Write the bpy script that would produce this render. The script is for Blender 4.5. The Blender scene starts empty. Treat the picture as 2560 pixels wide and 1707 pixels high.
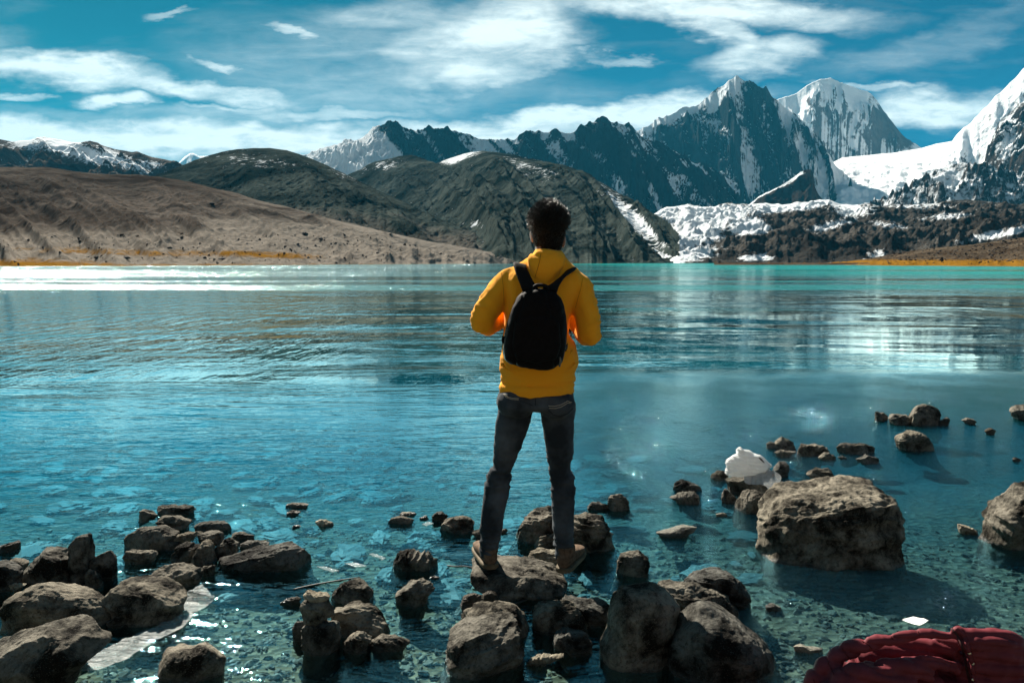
import bpy, math, random
import numpy as np
from mathutils import Vector, Matrix
R = math.radians
sc = bpy.context.scene
C = sc.collection

# ---------------------------------------------------------------- camera
H = 1.55                      # eye height above the water
FPX, PITCH = 2010.0, R(5.65)  # focal length in photo pixels, tilt down
cd = bpy.data.cameras.new('camera'); cam = bpy.data.objects.new('camera', cd); C.objects.link(cam)
cd.sensor_width = 36; cd.lens = FPX / 2560 * 36
cd.clip_start = 0.05; cd.clip_end = 60000
cam.location = (0, 0, H); cam.rotation_euler = (R(90) - PITCH, 0, 0)
sc.camera = cam

# ---------------------------------------------------------------- view / exposure
sc.view_settings.view_transform = 'Standard'; sc.view_settings.look = 'None'
sc.view_settings.exposure = 1.52; sc.view_settings.gamma = 1.0
sc.cycles.max_bounces = 8; sc.cycles.transparent_max_bounces = 16
sc.cycles.glossy_bounces = 4; sc.cycles.diffuse_bounces = 3; sc.cycles.transmission_bounces = 4
sc.cycles.caustics_reflective = False; sc.cycles.caustics_refractive = False
sc.cycles.use_denoising = True

# ---------------------------------------------------------------- sun
SUN_AZ, SUN_EL = R(-26), R(37)     # azimuth from +Y (negative = left), elevation
sd = bpy.data.lights.new('sun', 'SUN'); sun = bpy.data.objects.new('sun', sd); C.objects.link(sun)
sd.energy = 5.0; sd.angle = R(0.53); sd.color = (1.0, 0.93, 0.82)
sv = Vector((math.sin(SUN_AZ) * math.cos(SUN_EL), math.cos(SUN_AZ) * math.cos(SUN_EL), math.sin(SUN_EL)))
sun.rotation_euler = sv.to_track_quat('Z', 'Y').to_euler()
sun.location = sv * 50

# ---------------------------------------------------------------- pixel <-> place
def ray(X, Y):
    a = (X - 1280.0) / FPX; b = -(Y - 853.5) / FPX
    return Vector((a, math.cos(PITCH) + b * math.sin(PITCH), -math.sin(PITCH) + b * math.cos(PITCH)))
def at(X, Y, y):
    d = ray(X, Y); t = y / d.y
    return Vector((d.x * t, y, H + d.z * t))
def gp(X, Y, z=0.0):
    d = ray(X, Y); t = (z - H) / d.z
    return Vector((d.x * t, d.y * t, z))
def se(X, Y):
    d = ray(X, Y); return d.x / d.y, d.z / d.y
def D(X, Y):                                   # a point read in a 2352 px wide view
    return X * 2560 / 2352, Y * 2560 / 2352

# ---------------------------------------------------------------- numpy noise
_rs = np.random.RandomState(7)
_perm = np.concatenate([_rs.permutation(256)] * 3)
_g3 = _rs.normal(size=(256, 3)); _g3 /= np.linalg.norm(_g3, axis=1)[:, None]
def pn(x, y, z=0.0, seed=0):
    x, y, z = np.broadcast_arrays(np.asarray(x, float) + seed * 17.31, np.asarray(y, float) + seed * 5.77, np.asarray(z, float) + seed * 3.19)
    xi, yi, zi = np.floor(x), np.floor(y), np.floor(z)
    xf, yf, zf = x - xi, y - yi, z - zi
    xi = xi.astype(int) & 255; yi = yi.astype(int) & 255; zi = zi.astype(int) & 255
    f = lambda t: t * t * t * (t * (t * 6 - 15) + 10)
    u, v, w = f(xf), f(yf), f(zf)
    def g(a, b, c):
        h = _perm[_perm[_perm[(xi + a) & 255] + ((yi + b) & 255)] + ((zi + c) & 255)]
        q = _g3[h]
        return q[..., 0] * (xf - a) + q[..., 1] * (yf - b) + q[..., 2] * (zf - c)
    L = lambda a, b, t: a + (b - a) * t
    return 1.5 * L(L(L(g(0,0,0), g(1,0,0), u), L(g(0,1,0), g(1,1,0), u), v),
             L(L(g(0,0,1), g(1,0,1), u), L(g(0,1,1), g(1,1,1), u), v), w)
def fbm(x, y, z=0.0, o=5, seed=0, gain=0.5):
    s = 0; a = 1.0; k = 1.0
    for i in range(o):
        s = s + a * pn(np.asarray(x) * k, np.asarray(y) * k, np.asarray(z) * k, seed + i * 3); a *= gain; k *= 2.03
    return s
def ridged(x, y, z=0.0, o=5, seed=0, gain=0.5):
    s = 0; a = 1.0; k = 1.0; w = 1.0
    for i in range(o):
        n = 1 - np.abs(pn(np.asarray(x) * k, np.asarray(y) * k, np.asarray(z) * k, seed + i * 3)) * 1.6
        n = np.clip(n, 0, 1) ** 2 * w; w = np.clip(n * 1.6, 0, 1); s = s + a * n; a *= gain; k *= 2.1
    return s
def sstep(a, b, x):
    t = np.clip((x - a) / (b - a), 0, 1); return t * t * (3 - 2 * t)

# ---------------------------------------------------------------- object helpers
def mesh(name, verts, faces, mat=None, parent=None, smooth=True, loc=None):
    me = bpy.data.meshes.new(name)
    verts = np.asarray(verts, dtype=np.float32).reshape(-1, 3)
    if loc is not None: verts = verts - np.array(loc, dtype=np.float32)
    if isinstance(faces, np.ndarray):
        nf, k = faces.shape
        me.vertices.add(len(verts)); me.vertices.foreach_set('co', verts.ravel())
        me.loops.add(nf * k); me.loops.foreach_set('vertex_index', faces.astype(np.int32).ravel())
        me.polygons.add(nf); me.polygons.foreach_set('loop_start', np.arange(0, nf * k, k, dtype=np.int32))
        me.update(calc_edges=True)
    else:
        me.from_pydata([tuple(map(float, v)) for v in verts], [], faces); me.update()
    me.polygons.foreach_set('use_smooth', [smooth] * len(me.polygons))
    if mat: me.materials.append(mat)
    o = bpy.data.objects.new(name, me); C.objects.link(o)
    if loc is not None: o.location = loc
    if parent is not None:
        o.parent = parent
        if loc is not None: o.location = Vector(loc) - parent.location
    return o
def tag(o, label=None, cat=None, group=None, kind=None):
    if label: o['label'] = label
    if cat: o['category'] = cat
    if group: o['group'] = group
    if kind: o['kind'] = kind
    return o
def grid_faces(n, m):
    i = np.arange(n - 1)[:, None] * m + np.arange(m - 1)[None, :]
    return np.stack([i, i + m, i + m + 1, i + 1], -1).reshape(-1, 4)
def attr(o, name, arr):
    a = o.data.attributes.new(name, 'FLOAT', 'POINT'); a.data.foreach_set('value', np.asarray(arr, dtype=np.float32).ravel())

# ---------------------------------------------------------------- node helpers
class NT:
    def __init__(s, tree): s.t = tree; s.n = tree.nodes; s.l = tree.links
    def new(s, typ, **kw):
        n = s.n.new(typ)
        for k, v in kw.items(): setattr(n, k, v)
        return n
    def put(s, sock, v):
        if isinstance(v, bpy.types.NodeSocket): s.l.new(v, sock)
        elif v is not None:
            if hasattr(sock.default_value, '__len__') and not hasattr(v, '__len__'): v = (v,) * len(sock.default_value)
            if hasattr(v, '__len__') and len(sock.default_value) == 4 and len(v) == 3: v = tuple(v) + (1,)
            sock.default_value = v
    def math(s, op, a, b=None, c=None, clamp=False):
        n = s.new('ShaderNodeMath', operation=op, use_clamp=clamp)
        for i, v in enumerate((a, b, c)):
            if v is not None: s.put(n.inputs[i], v)
        return n.outputs[0]
    def vm(s, op, a, b=None, out=0, scale=None):
        n = s.new('ShaderNodeVectorMath', operation=op); s.put(n.inputs[0], a)
        if b is not None: s.put(n.inputs[1], b)
        if scale is not None: s.put(n.inputs['Scale'], scale)
        return n.outputs[out]
    def mix(s, f, a, b, mode='MIX'):
        n = s.new('ShaderNodeMix', data_type='RGBA', blend_type=mode)
        s.put(n.inputs[0], f); s.put(n.inputs[6], a); s.put(n.inputs[7], b); return n.outputs[2]
    def noise(s, vec, scale, detail=4, rough=0.55, dist=0.0, typ='FBM'):
        n = s.new('ShaderNodeTexNoise', noise_type=typ)
        if vec is not None: s.put(n.inputs['Vector'], vec)
        s.put(n.inputs['Scale'], scale); s.put(n.inputs['Detail'], detail); s.put(n.inputs['Roughness'], rough); s.put(n.inputs['Distortion'], dist)
        return n.outputs['Fac']
    def mr(s, v, a, b, c=0.0, d=1.0, smooth=False):
        n = s.new('ShaderNodeMapRange'); n.interpolation_type = 'SMOOTHSTEP' if smooth else 'LINEAR'
        for i, x in enumerate((v, a, b, c, d)): s.put(n.inputs[i], x)
        return n.outputs[0]
    def mapping(s, vec, loc=(0,0,0), rot=(0,0,0), scale=(1,1,1), typ='POINT'):
        n = s.new('ShaderNodeMapping', vector_type=typ); s.put(n.inputs[0], vec)
        n.inputs[1].default_value = loc; n.inputs[2].default_value = rot; n.inputs[3].default_value = scale
        return n.outputs[0]
    def attr(s, name): return s.new('ShaderNodeAttribute', attribute_name=name).outputs['Fac']
    def bump(s, h, strength=0.5, dist=0.01, normal=None):
        n = s.new('ShaderNodeBump'); s.put(n.inputs['Height'], h); s.put(n.inputs['Strength'], strength); s.put(n.inputs['Distance'], dist)
        if normal is not None: s.put(n.inputs['Normal'], normal)
        return n.outputs[0]
def material(name):
    m = bpy.data.materials.new(name); m.use_nodes = True
    t = NT(m.node_tree); b = m.node_tree.nodes['Principled BSDF']
    return m, t, b
def simple(name, col, rough=0.6, metal=0.0, var=0.0, scale=20, bump=0.0, sheen=0.0):
    m, t, b = material(name)
    co = t.new('ShaderNodeTexCoord').outputs['Object']
    if var or bump:
        n = t.noise(co, scale, 5)
        c2 = tuple(max(0, x * (1 - var)) for x in col)
        t.put(b.inputs['Base Color'], t.mix(t.mr(n, .35, .65), c2 + (1,), tuple(min(1, x * (1 + var * .6)) for x in col) + (1,)))
        if bump: t.put(b.inputs['Normal'], t.bump(n, bump, 0.004))
    else: b.inputs['Base Color'].default_value = tuple(col) + (1,)
    b.inputs['Roughness'].default_value = rough; b.inputs['Metallic'].default_value = metal
    if rough > .5 and not metal: b.inputs['Specular IOR Level'].default_value = .08
    if sheen: b.inputs['Sheen Weight'].default_value = sheen
    return m
# ---------------------------------------------------------------- world: sky and high cloud
w = bpy.data.worlds.new('World'); sc.world = w; w.use_nodes = True
t = NT(w.node_tree); bg = w.node_tree.nodes['Background']
sky = t.new('ShaderNodeTexSky', sky_type='NISHITA'); sky.sun_disc = False
sky.sun_elevation = SUN_EL; sky.sun_rotation = SUN_AZ; sky.altitude = 5000; sky.dust_density = 0.3; sky.ozone_density = 4.0; sky.air_density = 1.0
co = t.new('ShaderNodeTexCoord').outputs['Generated']
dr = t.vm('NORMALIZE', co)
sp = t.new('ShaderNodeSeparateXYZ'); t.put(sp.inputs[0], dr)
yy = t.math('MAXIMUM', sp.outputs[1], 0.08)
S = t.math('DIVIDE', sp.outputs[0], yy); E = t.math('DIVIDE', sp.outputs[2], yy)
cb = t.new('ShaderNodeCombineXYZ'); t.put(cb.inputs[0], S); t.put(cb.inputs[1], E)
uv = cb.outputs[0]
# wind-drawn warp
wn = t.new('ShaderNodeTexNoise'); wn.inputs['Scale'].default_value = 3.2; wn.inputs['Detail'].default_value = 6; wn.inputs['Roughness'].default_value = .55
t.put(wn.inputs['Vector'], t.mapping(uv, scale=(1.0, 3.0, 1)))
wv = t.vm('SUBTRACT', wn.outputs['Color'], (.5, .5, .5))
wv = t.vm('MULTIPLY', wv, (.28, .10, 0))
wn2 = t.new('ShaderNodeTexNoise'); wn2.inputs['Scale'].default_value = 16; wn2.inputs['Detail'].default_value = 6; wn2.inputs['Roughness'].default_value = .6
t.put(wn2.inputs['Vector'], t.mapping(uv, scale=(1.0, 2.5, 1)))
wv2 = t.vm('MULTIPLY', t.vm('SUBTRACT', wn2.outputs['Color'], (.5, .5, .5)), (.07, .035, 0))
uvw = t.vm('ADD', t.vm('ADD', uv, wv), wv2)
blobs = [  # centre X, Y, half length, half thickness (2352 px view), tilt deg (+ = falls to the right), strength
    (150, 160, 300, 42, 3, 1.1), (450, 195, 260, 36, 9, 1.1), (265, 228, 105, 20, 0, 1.0), (60, 226, 55, 13, 0, .6),
    (1150, 60, 230, 120, -10, 1.0), (1230, 110, 140, 60, -20, .7), (1080, 185, 180, 42, -12, .8), (830, 130, 420, 120, 0, .26), (900, 210, 480, 60, 0, .32), (420, 272, 460, 30, 0, .35), (1080, 110, 300, 110, -18, .75),
    (1640, 0, 420, 42, 3, 1.0), (1640, 60, 170, 40, 25, .8), (1760, 120, 170, 48, -6, .95), (700, 66, 75, 17, 18, .7), (550, 130, 55, 14, 8, .7),
    (1400, 262, 380, 36, -8, 1.15), (1250, 300, 420, 40, -4, 1.0), (1560, 235, 200, 28, -8, .8), (200, 335, 700, 60, 0, 1.25), (620, 335, 420, 56, 0, 1.15), (700, 262, 300, 18, 0, .55), (1050, 300, 300, 38, -3, .9),
    (2110, 240, 260, 50, -2, 1.1), (2020, 184, 150, 12, 2, .7), (1400, 126, 90, 14, 2, .55), (520, 250, 130, 12, 0, .6), (420, 28, 70, 8, 0, .4),
    (2150, 90, 260, 40, -14, .2), (1000, 20, 300, 60, 0, .5), (2300, 220, 160, 40, 0, .8),
    # overhead, outside the picture but mirrored by the lake
    (700, -280, 700, 80, -8, .9), (1900, -420, 600, 90, 10, .75), (300, -600, 600, 110, 0, .8), (-500, 100, 500, 90, 0, .9), (2900, 150, 400, 60, 0, .9),
]
tot = None
for (X, Y, hl, ht, tilt, st) in blobs:
    s_, e_ = se(*D(X, Y)); k = 2560 / 2352 / FPX
    mp = t.mapping(uvw, loc=(s_, e_, 0), rot=(0, 0, -R(tilt)), scale=(hl * k, ht * k, 1), typ='TEXTURE')
    ln = t.vm('LENGTH', mp, out=1)
    v = t.mr(ln, 1.22, .3, 0, st, smooth=True)
    tot = v if tot is None else t.math('MAXIMUM', tot, v)
str1 = t.noise(t.mapping(uv, rot=(0, 0, R(8)), scale=(1.6, 9, 1)), 4, 8, .6, .4)
str2 = t.noise(t.mapping(uv, rot=(0, 0, R(-14)), scale=(2.5, 7, 1)), 9, 8, .65, .5)
tex = t.math('ADD', t.math('MULTIPLY', str1, .6), t.math('MULTIPLY', str2, .4))
dens = t.math('MULTIPLY', tot, t.mr(tex, .30, .60, .25, 1.18))
wisp = t.mr(str1, .5, .8, 0, .10)                       # faint streaks in the open blue
dens = t.math('ADD', dens, wisp, clamp=True)
dens = t.math('MULTIPLY', dens, t.mr(sp.outputs[1], .0, .25, 0, 1, smooth=True))   # the sky behind the viewer is clear
tint = t.mix(t.mr(S, -.65, .65), (.0, .98, .70, 1), (.0, .68, .86, 1))
tint = t.mix(t.mr(sp.outputs[1], -.1, .25, 0, 1, smooth=True), (.76, .50, .31, 1), tint)  # sky behind the viewer tinted warm, added as fill on the man's back
base = t.vm('MULTIPLY', sky.outputs[0], tint)
base = t.vm('SCALE', base, scale=t.mr(sp.outputs[1], -.3, .35, .98, .145, smooth=True))  # rear sky also set brighter than the sky ahead, for that fill
cl = t.mix(tex, (3.2, 3.6, 3.55, 1), (4.4, 4.55, 4.3, 1))
colr = t.mix(dens, base, cl)
t.put(bg.inputs[0], colr); bg.inputs[1].default_value = 0.1
# ---------------------------------------------------------------- land
def bed(x, y):
    """lake bed and the unseen bank behind the camera, raised to block low sky"""
    n = fbm(x * .9, y * .9, o=4, seed=3)
    z = np.where(y > 1.8, -.06 - .025 * np.clip(y - 1.8, 0, 7.5) - .09 * np.clip(y - 9.3, 0, 40) - 0.02 * np.clip(y - 45, 0, 200), -.07)
    z = z + n * .025 * sstep(-4, 2, y) + .03 * sstep(1.2, 3.5, x) * sstep(7, 3, y)
    back = np.clip(1.5 - y, 0, None)
    z = z + .13 * np.clip(back, 0, 6) + .25 * np.clip(back - 6, 0, 160) * (1 + .3 * fbm(x * .02, y * .02, o=3, seed=9))
    return np.minimum(z, 45)
def axis(n, a, lo, hi):
    u = np.linspace(-1, 1, n); v = np.sinh(u * a) / np.sinh(a)
    return np.where(v < 0, -v * lo, v * hi)
gx = axis(261, 9, -14000, 14000); gy = axis(301, 9.5, -3000, 16000) + 3.5
GX, GY = np.meshgrid(gx, gy, indexing='ij'); GZ = bed(GX, GY)
m_bed, t, b = material('lake_bed_gravel')
pos = t.new('ShaderNodeNewGeometry').outputs['Position']
v1 = t.new('ShaderNodeTexVoronoi'); v1.inputs['Scale'].default_value = 26; t.put(v1.inputs['Vector'], t.mapping(pos, scale=(1, 1, 1)))
n1 = t.noise(pos, .8, 5); n2 = t.noise(pos, 9, 5)
spy = t.new('ShaderNodeSeparateXYZ'); t.put(spy.inputs[0], pos)
gcol = t.mix(v1.outputs['Color'], (.05, .045, .035, 1), (.30, .25, .18, 1))
gcol = t.mix(t.mr(n2, .4, .7), gcol, (.10, .085, .06, 1))
silt = t.mix(t.mr(n2, .35, .65), (.03, .085, .11, 1), (.075, .17, .20, 1))
gcol = t.mix(t.mr(t.math('ADD', spy.outputs[1], t.math('MULTIPLY', n1, 3)), 4.6, 9.5, 0, 1), gcol, silt)
gcol = t.mix(t.mr(spy.outputs[1], 1.9, .9), gcol, t.mix(n2, (.07, .058, .045, 1), (.15, .125, .095, 1)))     # the gravel bank behind
t.put(b.inputs['Base Color'], gcol); b.inputs['Roughness'].default_value = .8; b.inputs['Specular IOR Level'].default_value = 0
t.put(b.inputs['Normal'], t.bump(v1.outputs['Distance'], .8, .02))
ground = mesh('ground', np.stack([GX, GY, GZ], -1), grid_faces(len(gx), len(gy)), m_bed)
tag(ground, kind='structure')

def land_material(name, rock_a, rock_b, grass, snow=(.72, .76, .78), nscale=.02, bump_d=3.0, streak=(1, 1, 1), rot=0.0, fine=.4, edge=.16, pale=None):
    m, t, b = material(name)
    pos = t.new('ShaderNodeNewGeometry').outputs['Position']
    mp = t.mapping(pos, rot=(0, 0, rot), scale=streak)
    n1 = t.noise(mp, nscale, 7, .62); n2 = t.noise(mp, nscale * 9, 7, .7, 0); n3 = t.noise(pos, fine, 5, .7)
    c = t.mix(t.mr(n1, .36, .64), rock_a, rock_b)
    c = t.mix(t.math('MULTIPLY', t.mr(n2, .45, .72), .75), c, tuple(x * .38 for x in rock_a[:3]) + (1,))
    c = t.mix(t.mr(n3, .56, .68, 0, .85), c, tuple(x * .35 for x in rock_a[:3]) + (1,))
    g = t.attr('grass')
    gmix = lambda c: t.mix(t.mr(t.math('ADD', g, t.math('MULTIPLY', t.math('SUBTRACT', n2, .5), 1.2)), .35, .7), c, grass)
    if pale:
        pf = t.math('ADD', t.attr('pale'), t.math('MULTIPLY', t.math('SUBTRACT', n1, .5), 1.4))
        c = t.mix(t.mr(pf, .3, .75), c, t.mix(t.mr(n2, .4, .7), pale, tuple(x * .62 for x in pale[:3]) + (1,)))
    c = gmix(c)
    sn = t.attr('snow')
    e = t.math('ADD', sn, t.math('ADD', t.math('MULTIPLY', t.math('SUBTRACT', n2, .5), 1.3), t.math('MULTIPLY', t.math('SUBTRACT', n3, .5), .9)))
    sf = t.mr(e, .5 - edge * .5, .5 + edge * .5)
    c = t.mix(sf, c, snow)
    t.put(b.inputs['Base Color'], c); b.inputs['Roughness'].default_value = 1.0; b.inputs['Specular IOR Level'].default_value = 0
    hgt = t.math('ADD', t.math('MULTIPLY', n2, 1.0), t.math('MULTIPLY', n3, .35))
    hgt = t.math('ADD', hgt, t.math('MULTIPLY', sf, .12))
    t.put(b.inputs['Normal'], t.bump(hgt, 1.0, bump_d))
    return m

def interp(pts):
    a = np.array([se(*D(X, Y)) for X, Y in pts]); a = a[np.argsort(a[:, 0])]
    return a[:, 0], a[:, 1]
def massif(name, crest, dist, base, mat, na=300, nd=140, prof=1.25, amp=.12, fs=6.0, kind='ridged', crestw=.25, back=.6, zb=-2.0,
           snow=lambda s, t, X, Y, sl, n: 0 * t, grass=lambda s, t, X, Y: 0 * t, pale=lambda s, t, X, Y: 0 * t, shear=0.0, soften=0.0, gully=None, stretch=(1, 1), rot=0.0, seed=0, jag=0.0, jf=60, amp2=0.0):
    """a hill or mountain: crest = skyline points, dist/base = metres to the crest and to the foot, both may be [(X, metres), ...]"""
    cs, ce = interp(crest)
    s = np.linspace(cs[0], cs[-1], na)
    e = np.interp(s, cs, ce)
    ker = np.ones(3) / 3; e[1:-1] = np.convolve(e, ker, 'same')[1:-1]
    def dd(q):
        if isinstance(q, (int, float)): return np.full(na, float(q))
        xs = np.array([se(*D(X, 600))[0] for X, _ in q]); return np.interp(s, xs, [m for _, m in q])
    def soft(a):
        k = max(3, na // 9) | 1; kk = np.hanning(k + 2)[1:-1]; kk /= kk.sum()
        return np.convolve(np.pad(a, k // 2, mode='edge'), kk, 'valid')
    yc, y0 = soft(dd(dist)), soft(dd(base))
    e = e + jag * (ridged(s * jf, 0 * s, o=3, seed=seed + 40) - .7)
    y0 = y0 * (1 + .05 * fbm(s * 25, 0 * s, o=5, seed=seed + 90))
    zc = H + e * yc
    tt = np.concatenate([np.linspace(0, 1, int(nd * .78), endpoint=False) ** .9, np.linspace(1, 1 + back, nd - int(nd * .78))])
    S_, T_ = np.meshgrid(s, tt, indexing='ij')
    Yw = y0[:, None] + (yc - y0)[:, None] * T_
    Xw = S_ * Yw
    P = np.where(T_ <= 1, np.clip(T_, 0, 1) ** prof, 1 - (T_ - 1) * 1.2)
    rel = (zc - zb)[:, None]
    if soften or shear:
        es = soft(e); lo = 1 - np.clip(T_, 0, 1)
        sx = S_ - shear * lo
        e2 = np.interp(sx, s, e); es2 = np.interp(S_, s, es)
        ee = es2 + (e2 - es2) * np.clip(T_, 0, 1) ** (1.0 + soften)
        rel = H + ee * yc[:, None] - zb
    Z = zb + rel * P
    L = float(np.mean(np.abs(zc - zb))) + 1e-6
    ca, sa = math.cos(rot), math.sin(rot)
    U = (Xw * ca + Yw * sa) / L * stretch[0] * fs / 6; V = (-Xw * sa + Yw * ca) / L * stretch[1] * fs / 6
    n = ridged(U, V, o=6, seed=seed) - .75 if kind == 'ridged' else fbm(U, V, o=6, seed=seed) * .9
    if kind == 'both': n = .5 * (ridged(U, V, o=6, seed=seed) - .75) + .5 * fbm(U * .6, V * .6, o=5, seed=seed + 8)
    if gully:
        gf, ga, gs = gully; gw = fbm(S_ * gf * .6, T_ * 2, o=3, seed=seed + 50) * .15
        n = n + ga / amp * (ridged(S_ * gf + T_ * gs + gw, T_ * 1.1 + S_ * 3, o=5, seed=seed + 51, gain=.55) - .75)
    W = np.clip(T_ / .12, 0, 1) * np.where(T_ < 1, crestw + (1 - crestw) * sstep(1.0, .72, T_), crestw)
    Z = Z + n * amp * L * W
    if amp2: Z = Z + amp2 * L * W * fbm(U * 7, V * 7, o=4, seed=seed + 21)
    Z = np.maximum(Z, -6)
    v = np.stack([Xw, Yw, Z], -1)
    # steepness and picture place, for where snow or grass lies
    du = np.gradient(v, axis=0); dv = np.gradient(v, axis=1); nn = np.cross(du, dv); nn /= np.linalg.norm(nn, axis=-1)[..., None] + 1e-9
    sl = np.abs(nn[..., 2])
    Xp = 1176 + S_ * 1846.7 / 1.0; Ep = (Z - H) / Yw; Yp = 601.5 - Ep * 1846.7 * 1.0
    o = mesh(name, v, grid_faces(na, len(tt)), mat)
    attr(o, 'snow', snow(S_, T_, Xp, Yp, sl, n)); attr(o, 'grass', grass(S_, T_, Xp, Yp)); attr(o, 'pale', pale(S_, T_, Xp, Yp))
    tag(o, kind='structure')
    return o
def blob(X, Y, cx, cy, rx, ry, r=0.0):
    c, s_ = math.cos(R(r)), math.sin(R(r)); dx, dy = X - cx, Y - cy
    u = (dx * c + dy * s_) / rx; v = (-dx * s_ + dy * c) / ry
    return np.clip(1.4 - np.sqrt(u * u + v * v), 0, 1)

brown = (.026, .020, .016, 1); brown2 = (.115, .096, .080, 1); green = (.006, .011, .010, 1); green2 = (.065, .078, .068, 1)
ochre = (.18, .090, .012, 1)
m_left = land_material('brown_hill', brown, brown2, ochre, nscale=.009, bump_d=2.6, streak=(1, 1.6, 1), rot=R(25), fine=.09, pale=(.21, .185, .155, 1))
m_mid = land_material('green_brown_hill', green, green2, ochre, nscale=.010, bump_d=3.5, streak=(1, 1.5, 1), rot=R(-30), fine=.06, pale=(.12, .105, .088, 1))
m_dark = land_material('dark_rock_face', (.010, .016, .018, 1), (.030, .038, .040, 1), ochre, nscale=.003, bump_d=22, streak=(2.2, 1, .6), fine=.02)
m_peak = land_material('peak_rock', (.012, .017, .019, 1), (.034, .040, .042, 1), ochre, nscale=.0022, bump_d=26, streak=(1.6, 1, .8), fine=.016, edge=.22)
m_snow = land_material('snow_field', (.09, .08, .08, 1), (.14, .12, .11, 1), ochre, snow=(.86, .88, .88), nscale=.0016, bump_d=14, fine=.008, edge=.3)
m_mor = land_material('moraine', (.020, .018, .016, 1), (.085, .077, .067, 1), ochre, nscale=.012, bump_d=5.0, fine=.10, edge=.2)
m_rrock = land_material('right_crag', (.016, .012, .010, 1), (.055, .044, .036, 1), ochre, nscale=.006, bump_d=12, fine=.03, edge=.2)
m_shore = land_material('shore_flat', (.032, .023, .016, 1), (.10, .078, .055, 1), ochre, nscale=.05, bump_d=.7, fine=.35)

# tiny blue mountain far behind the left gap
massif('mountain', [(380, 400), (425, 368), (436, 356), (455, 358), (480, 353), (500, 350), (540, 380), (580, 410)], 11000, 9500, m_peak, 60, 40, amp=.2,
       snow=lambda s, t, X, Y, sl, n: .45 + .3 * t, seed=2)
# snowy hill far left
massif('hill', [(-1900, 595), (-1300, 450), (-700, 340), (-400, 300), (-200, 310), (-60, 312), (0, 318), (30, 321), (60, 318), (140, 317), (215, 328), (300, 350), (360, 358), (400, 366), (450, 385), (520, 410), (620, 440)],
       2600, 1500, m_left, 700, 200, amp=.30, fs=9, kind='both', crestw=.25, prof=1.0, seed=5,
       snow=lambda s, t, X, Y, sl, n: np.maximum.reduce([blob(X, Y, 190, 350, 130, 26, 16), blob(X, Y, 290, 375, 90, 18, 20) * .9, blob(X, Y, 90, 335, 45, 20) * .8, blob(X, Y, 370, 385, 70, 10, 10) * .75, .18 + 0 * t]) * .72 + n * -.35 + .1)
# snow peak behind the rounded hills
massif('ridge', [(560, 400), (640, 375), (690, 356), (720, 348), (760, 335), (810, 320), (832, 308), (850, 298), (862, 289), (870, 287), (884, 289), (895, 283), (915, 287), (930, 294), (945, 301), (955, 297), (965, 293),
                 (1000, 295), (1030, 297), (1060, 300), (1073, 304), (1090, 314), (1110, 316), (1130, 318), (1180, 318), (1210, 308), (1225, 300), (1240, 298), (1265, 301), (1290, 296), (1310, 297), (1330, 295),
                 (1350, 285), (1365, 278), (1380, 267), (1395, 273), (1410, 281), (1430, 282), (1445, 285), (1458, 296), (1480, 316), (1540, 345), (1620, 380), (1700, 420)],
       4200, [(560, 2800), (900, 3300), (1000, 3700), (1700, 3750)], m_dark, 900, 420, amp=.045, gully=(34, .075, 4.0), fs=20, crestw=.3, prof=.85, seed=11, jag=.0014, jf=70, stretch=(1.6, .6), rot=R(-28), amp2=.02,
       snow=lambda s, t, X, Y, sl, n: np.where(X < 930, np.clip(1.15 - np.clip(X - 838 - (Y - 290) * .9, 0, 80) / 46, 0.18, 1) * .95, 0) + np.where(X >= 930, .20 + 1.2 * (sl - sl.mean()) + .22 * blob(X, Y, 1150, 350, 90, 40) + .12 * (X > 1400) - n * .25, 0))
# the big dark peak
def peak_snow(s, t, X, Y, sl, n):
    v = .30 - n * .20 + 1.5 * (sl - sl.mean()) + .10 * sstep(420, 470, Y)
    v = v + 1.0 * blob(X, Y, 1655, 222, 46, 16, -48) + .9 * blob(X, Y, 1545, 268, 80, 13, -22) * (Y < 300)
    v = v + .8 * blob(X, Y, 1735, 196, 26, 10, 25) + .6 * blob(X, Y, 1800, 285, 20, 85, -22) + .5 * blob(X, Y, 1850, 370, 80, 22, 48)
    v = v + .35 * blob(X, Y, 1540, 440, 90, 40) + .4 * blob(X, Y, 1860, 430, 60, 60) + .22 * blob(X, Y, 1700, 420, 160, 60)
    v = v + .28 * blob(X, Y, 1475, 400, 22, 90, -5) + .25 * blob(X, Y, 1660, 300, 20, 80, 20)
    return v
massif('mountain', [(1380, 420), (1440, 345), (1462, 302), (1480, 292), (1490, 286), (1503, 277), (1512, 269), (1522, 270), (1540, 264), (1560, 252), (1575, 249), (1590, 246), (1605, 238), (1616, 232), (1625, 223), (1632, 214),
                    (1645, 205), (1655, 202), (1668, 192), (1680, 186), (1688, 179), (1695, 175), (1703, 181), (1712, 189), (1722, 191), (1735, 196), (1747, 205), (1753, 207), (1759, 200), (1765, 212), (1775, 226), (1790, 238),
                    (1805, 250), (1818, 262), (1832, 268), (1845, 282), (1862, 298), (1878, 314), (1892, 330), (1905, 352), (1920, 375), (1945, 400), (1990, 430), (2080, 465)],
       5600, 4850, m_peak, 1000, 520, amp=.07, gully=(30, .12, .8), fs=17, crestw=.10, prof=.8, seed=23, jag=.0016, jf=80, amp2=.022, snow=peak_snow, stretch=(1.15, .7))
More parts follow.
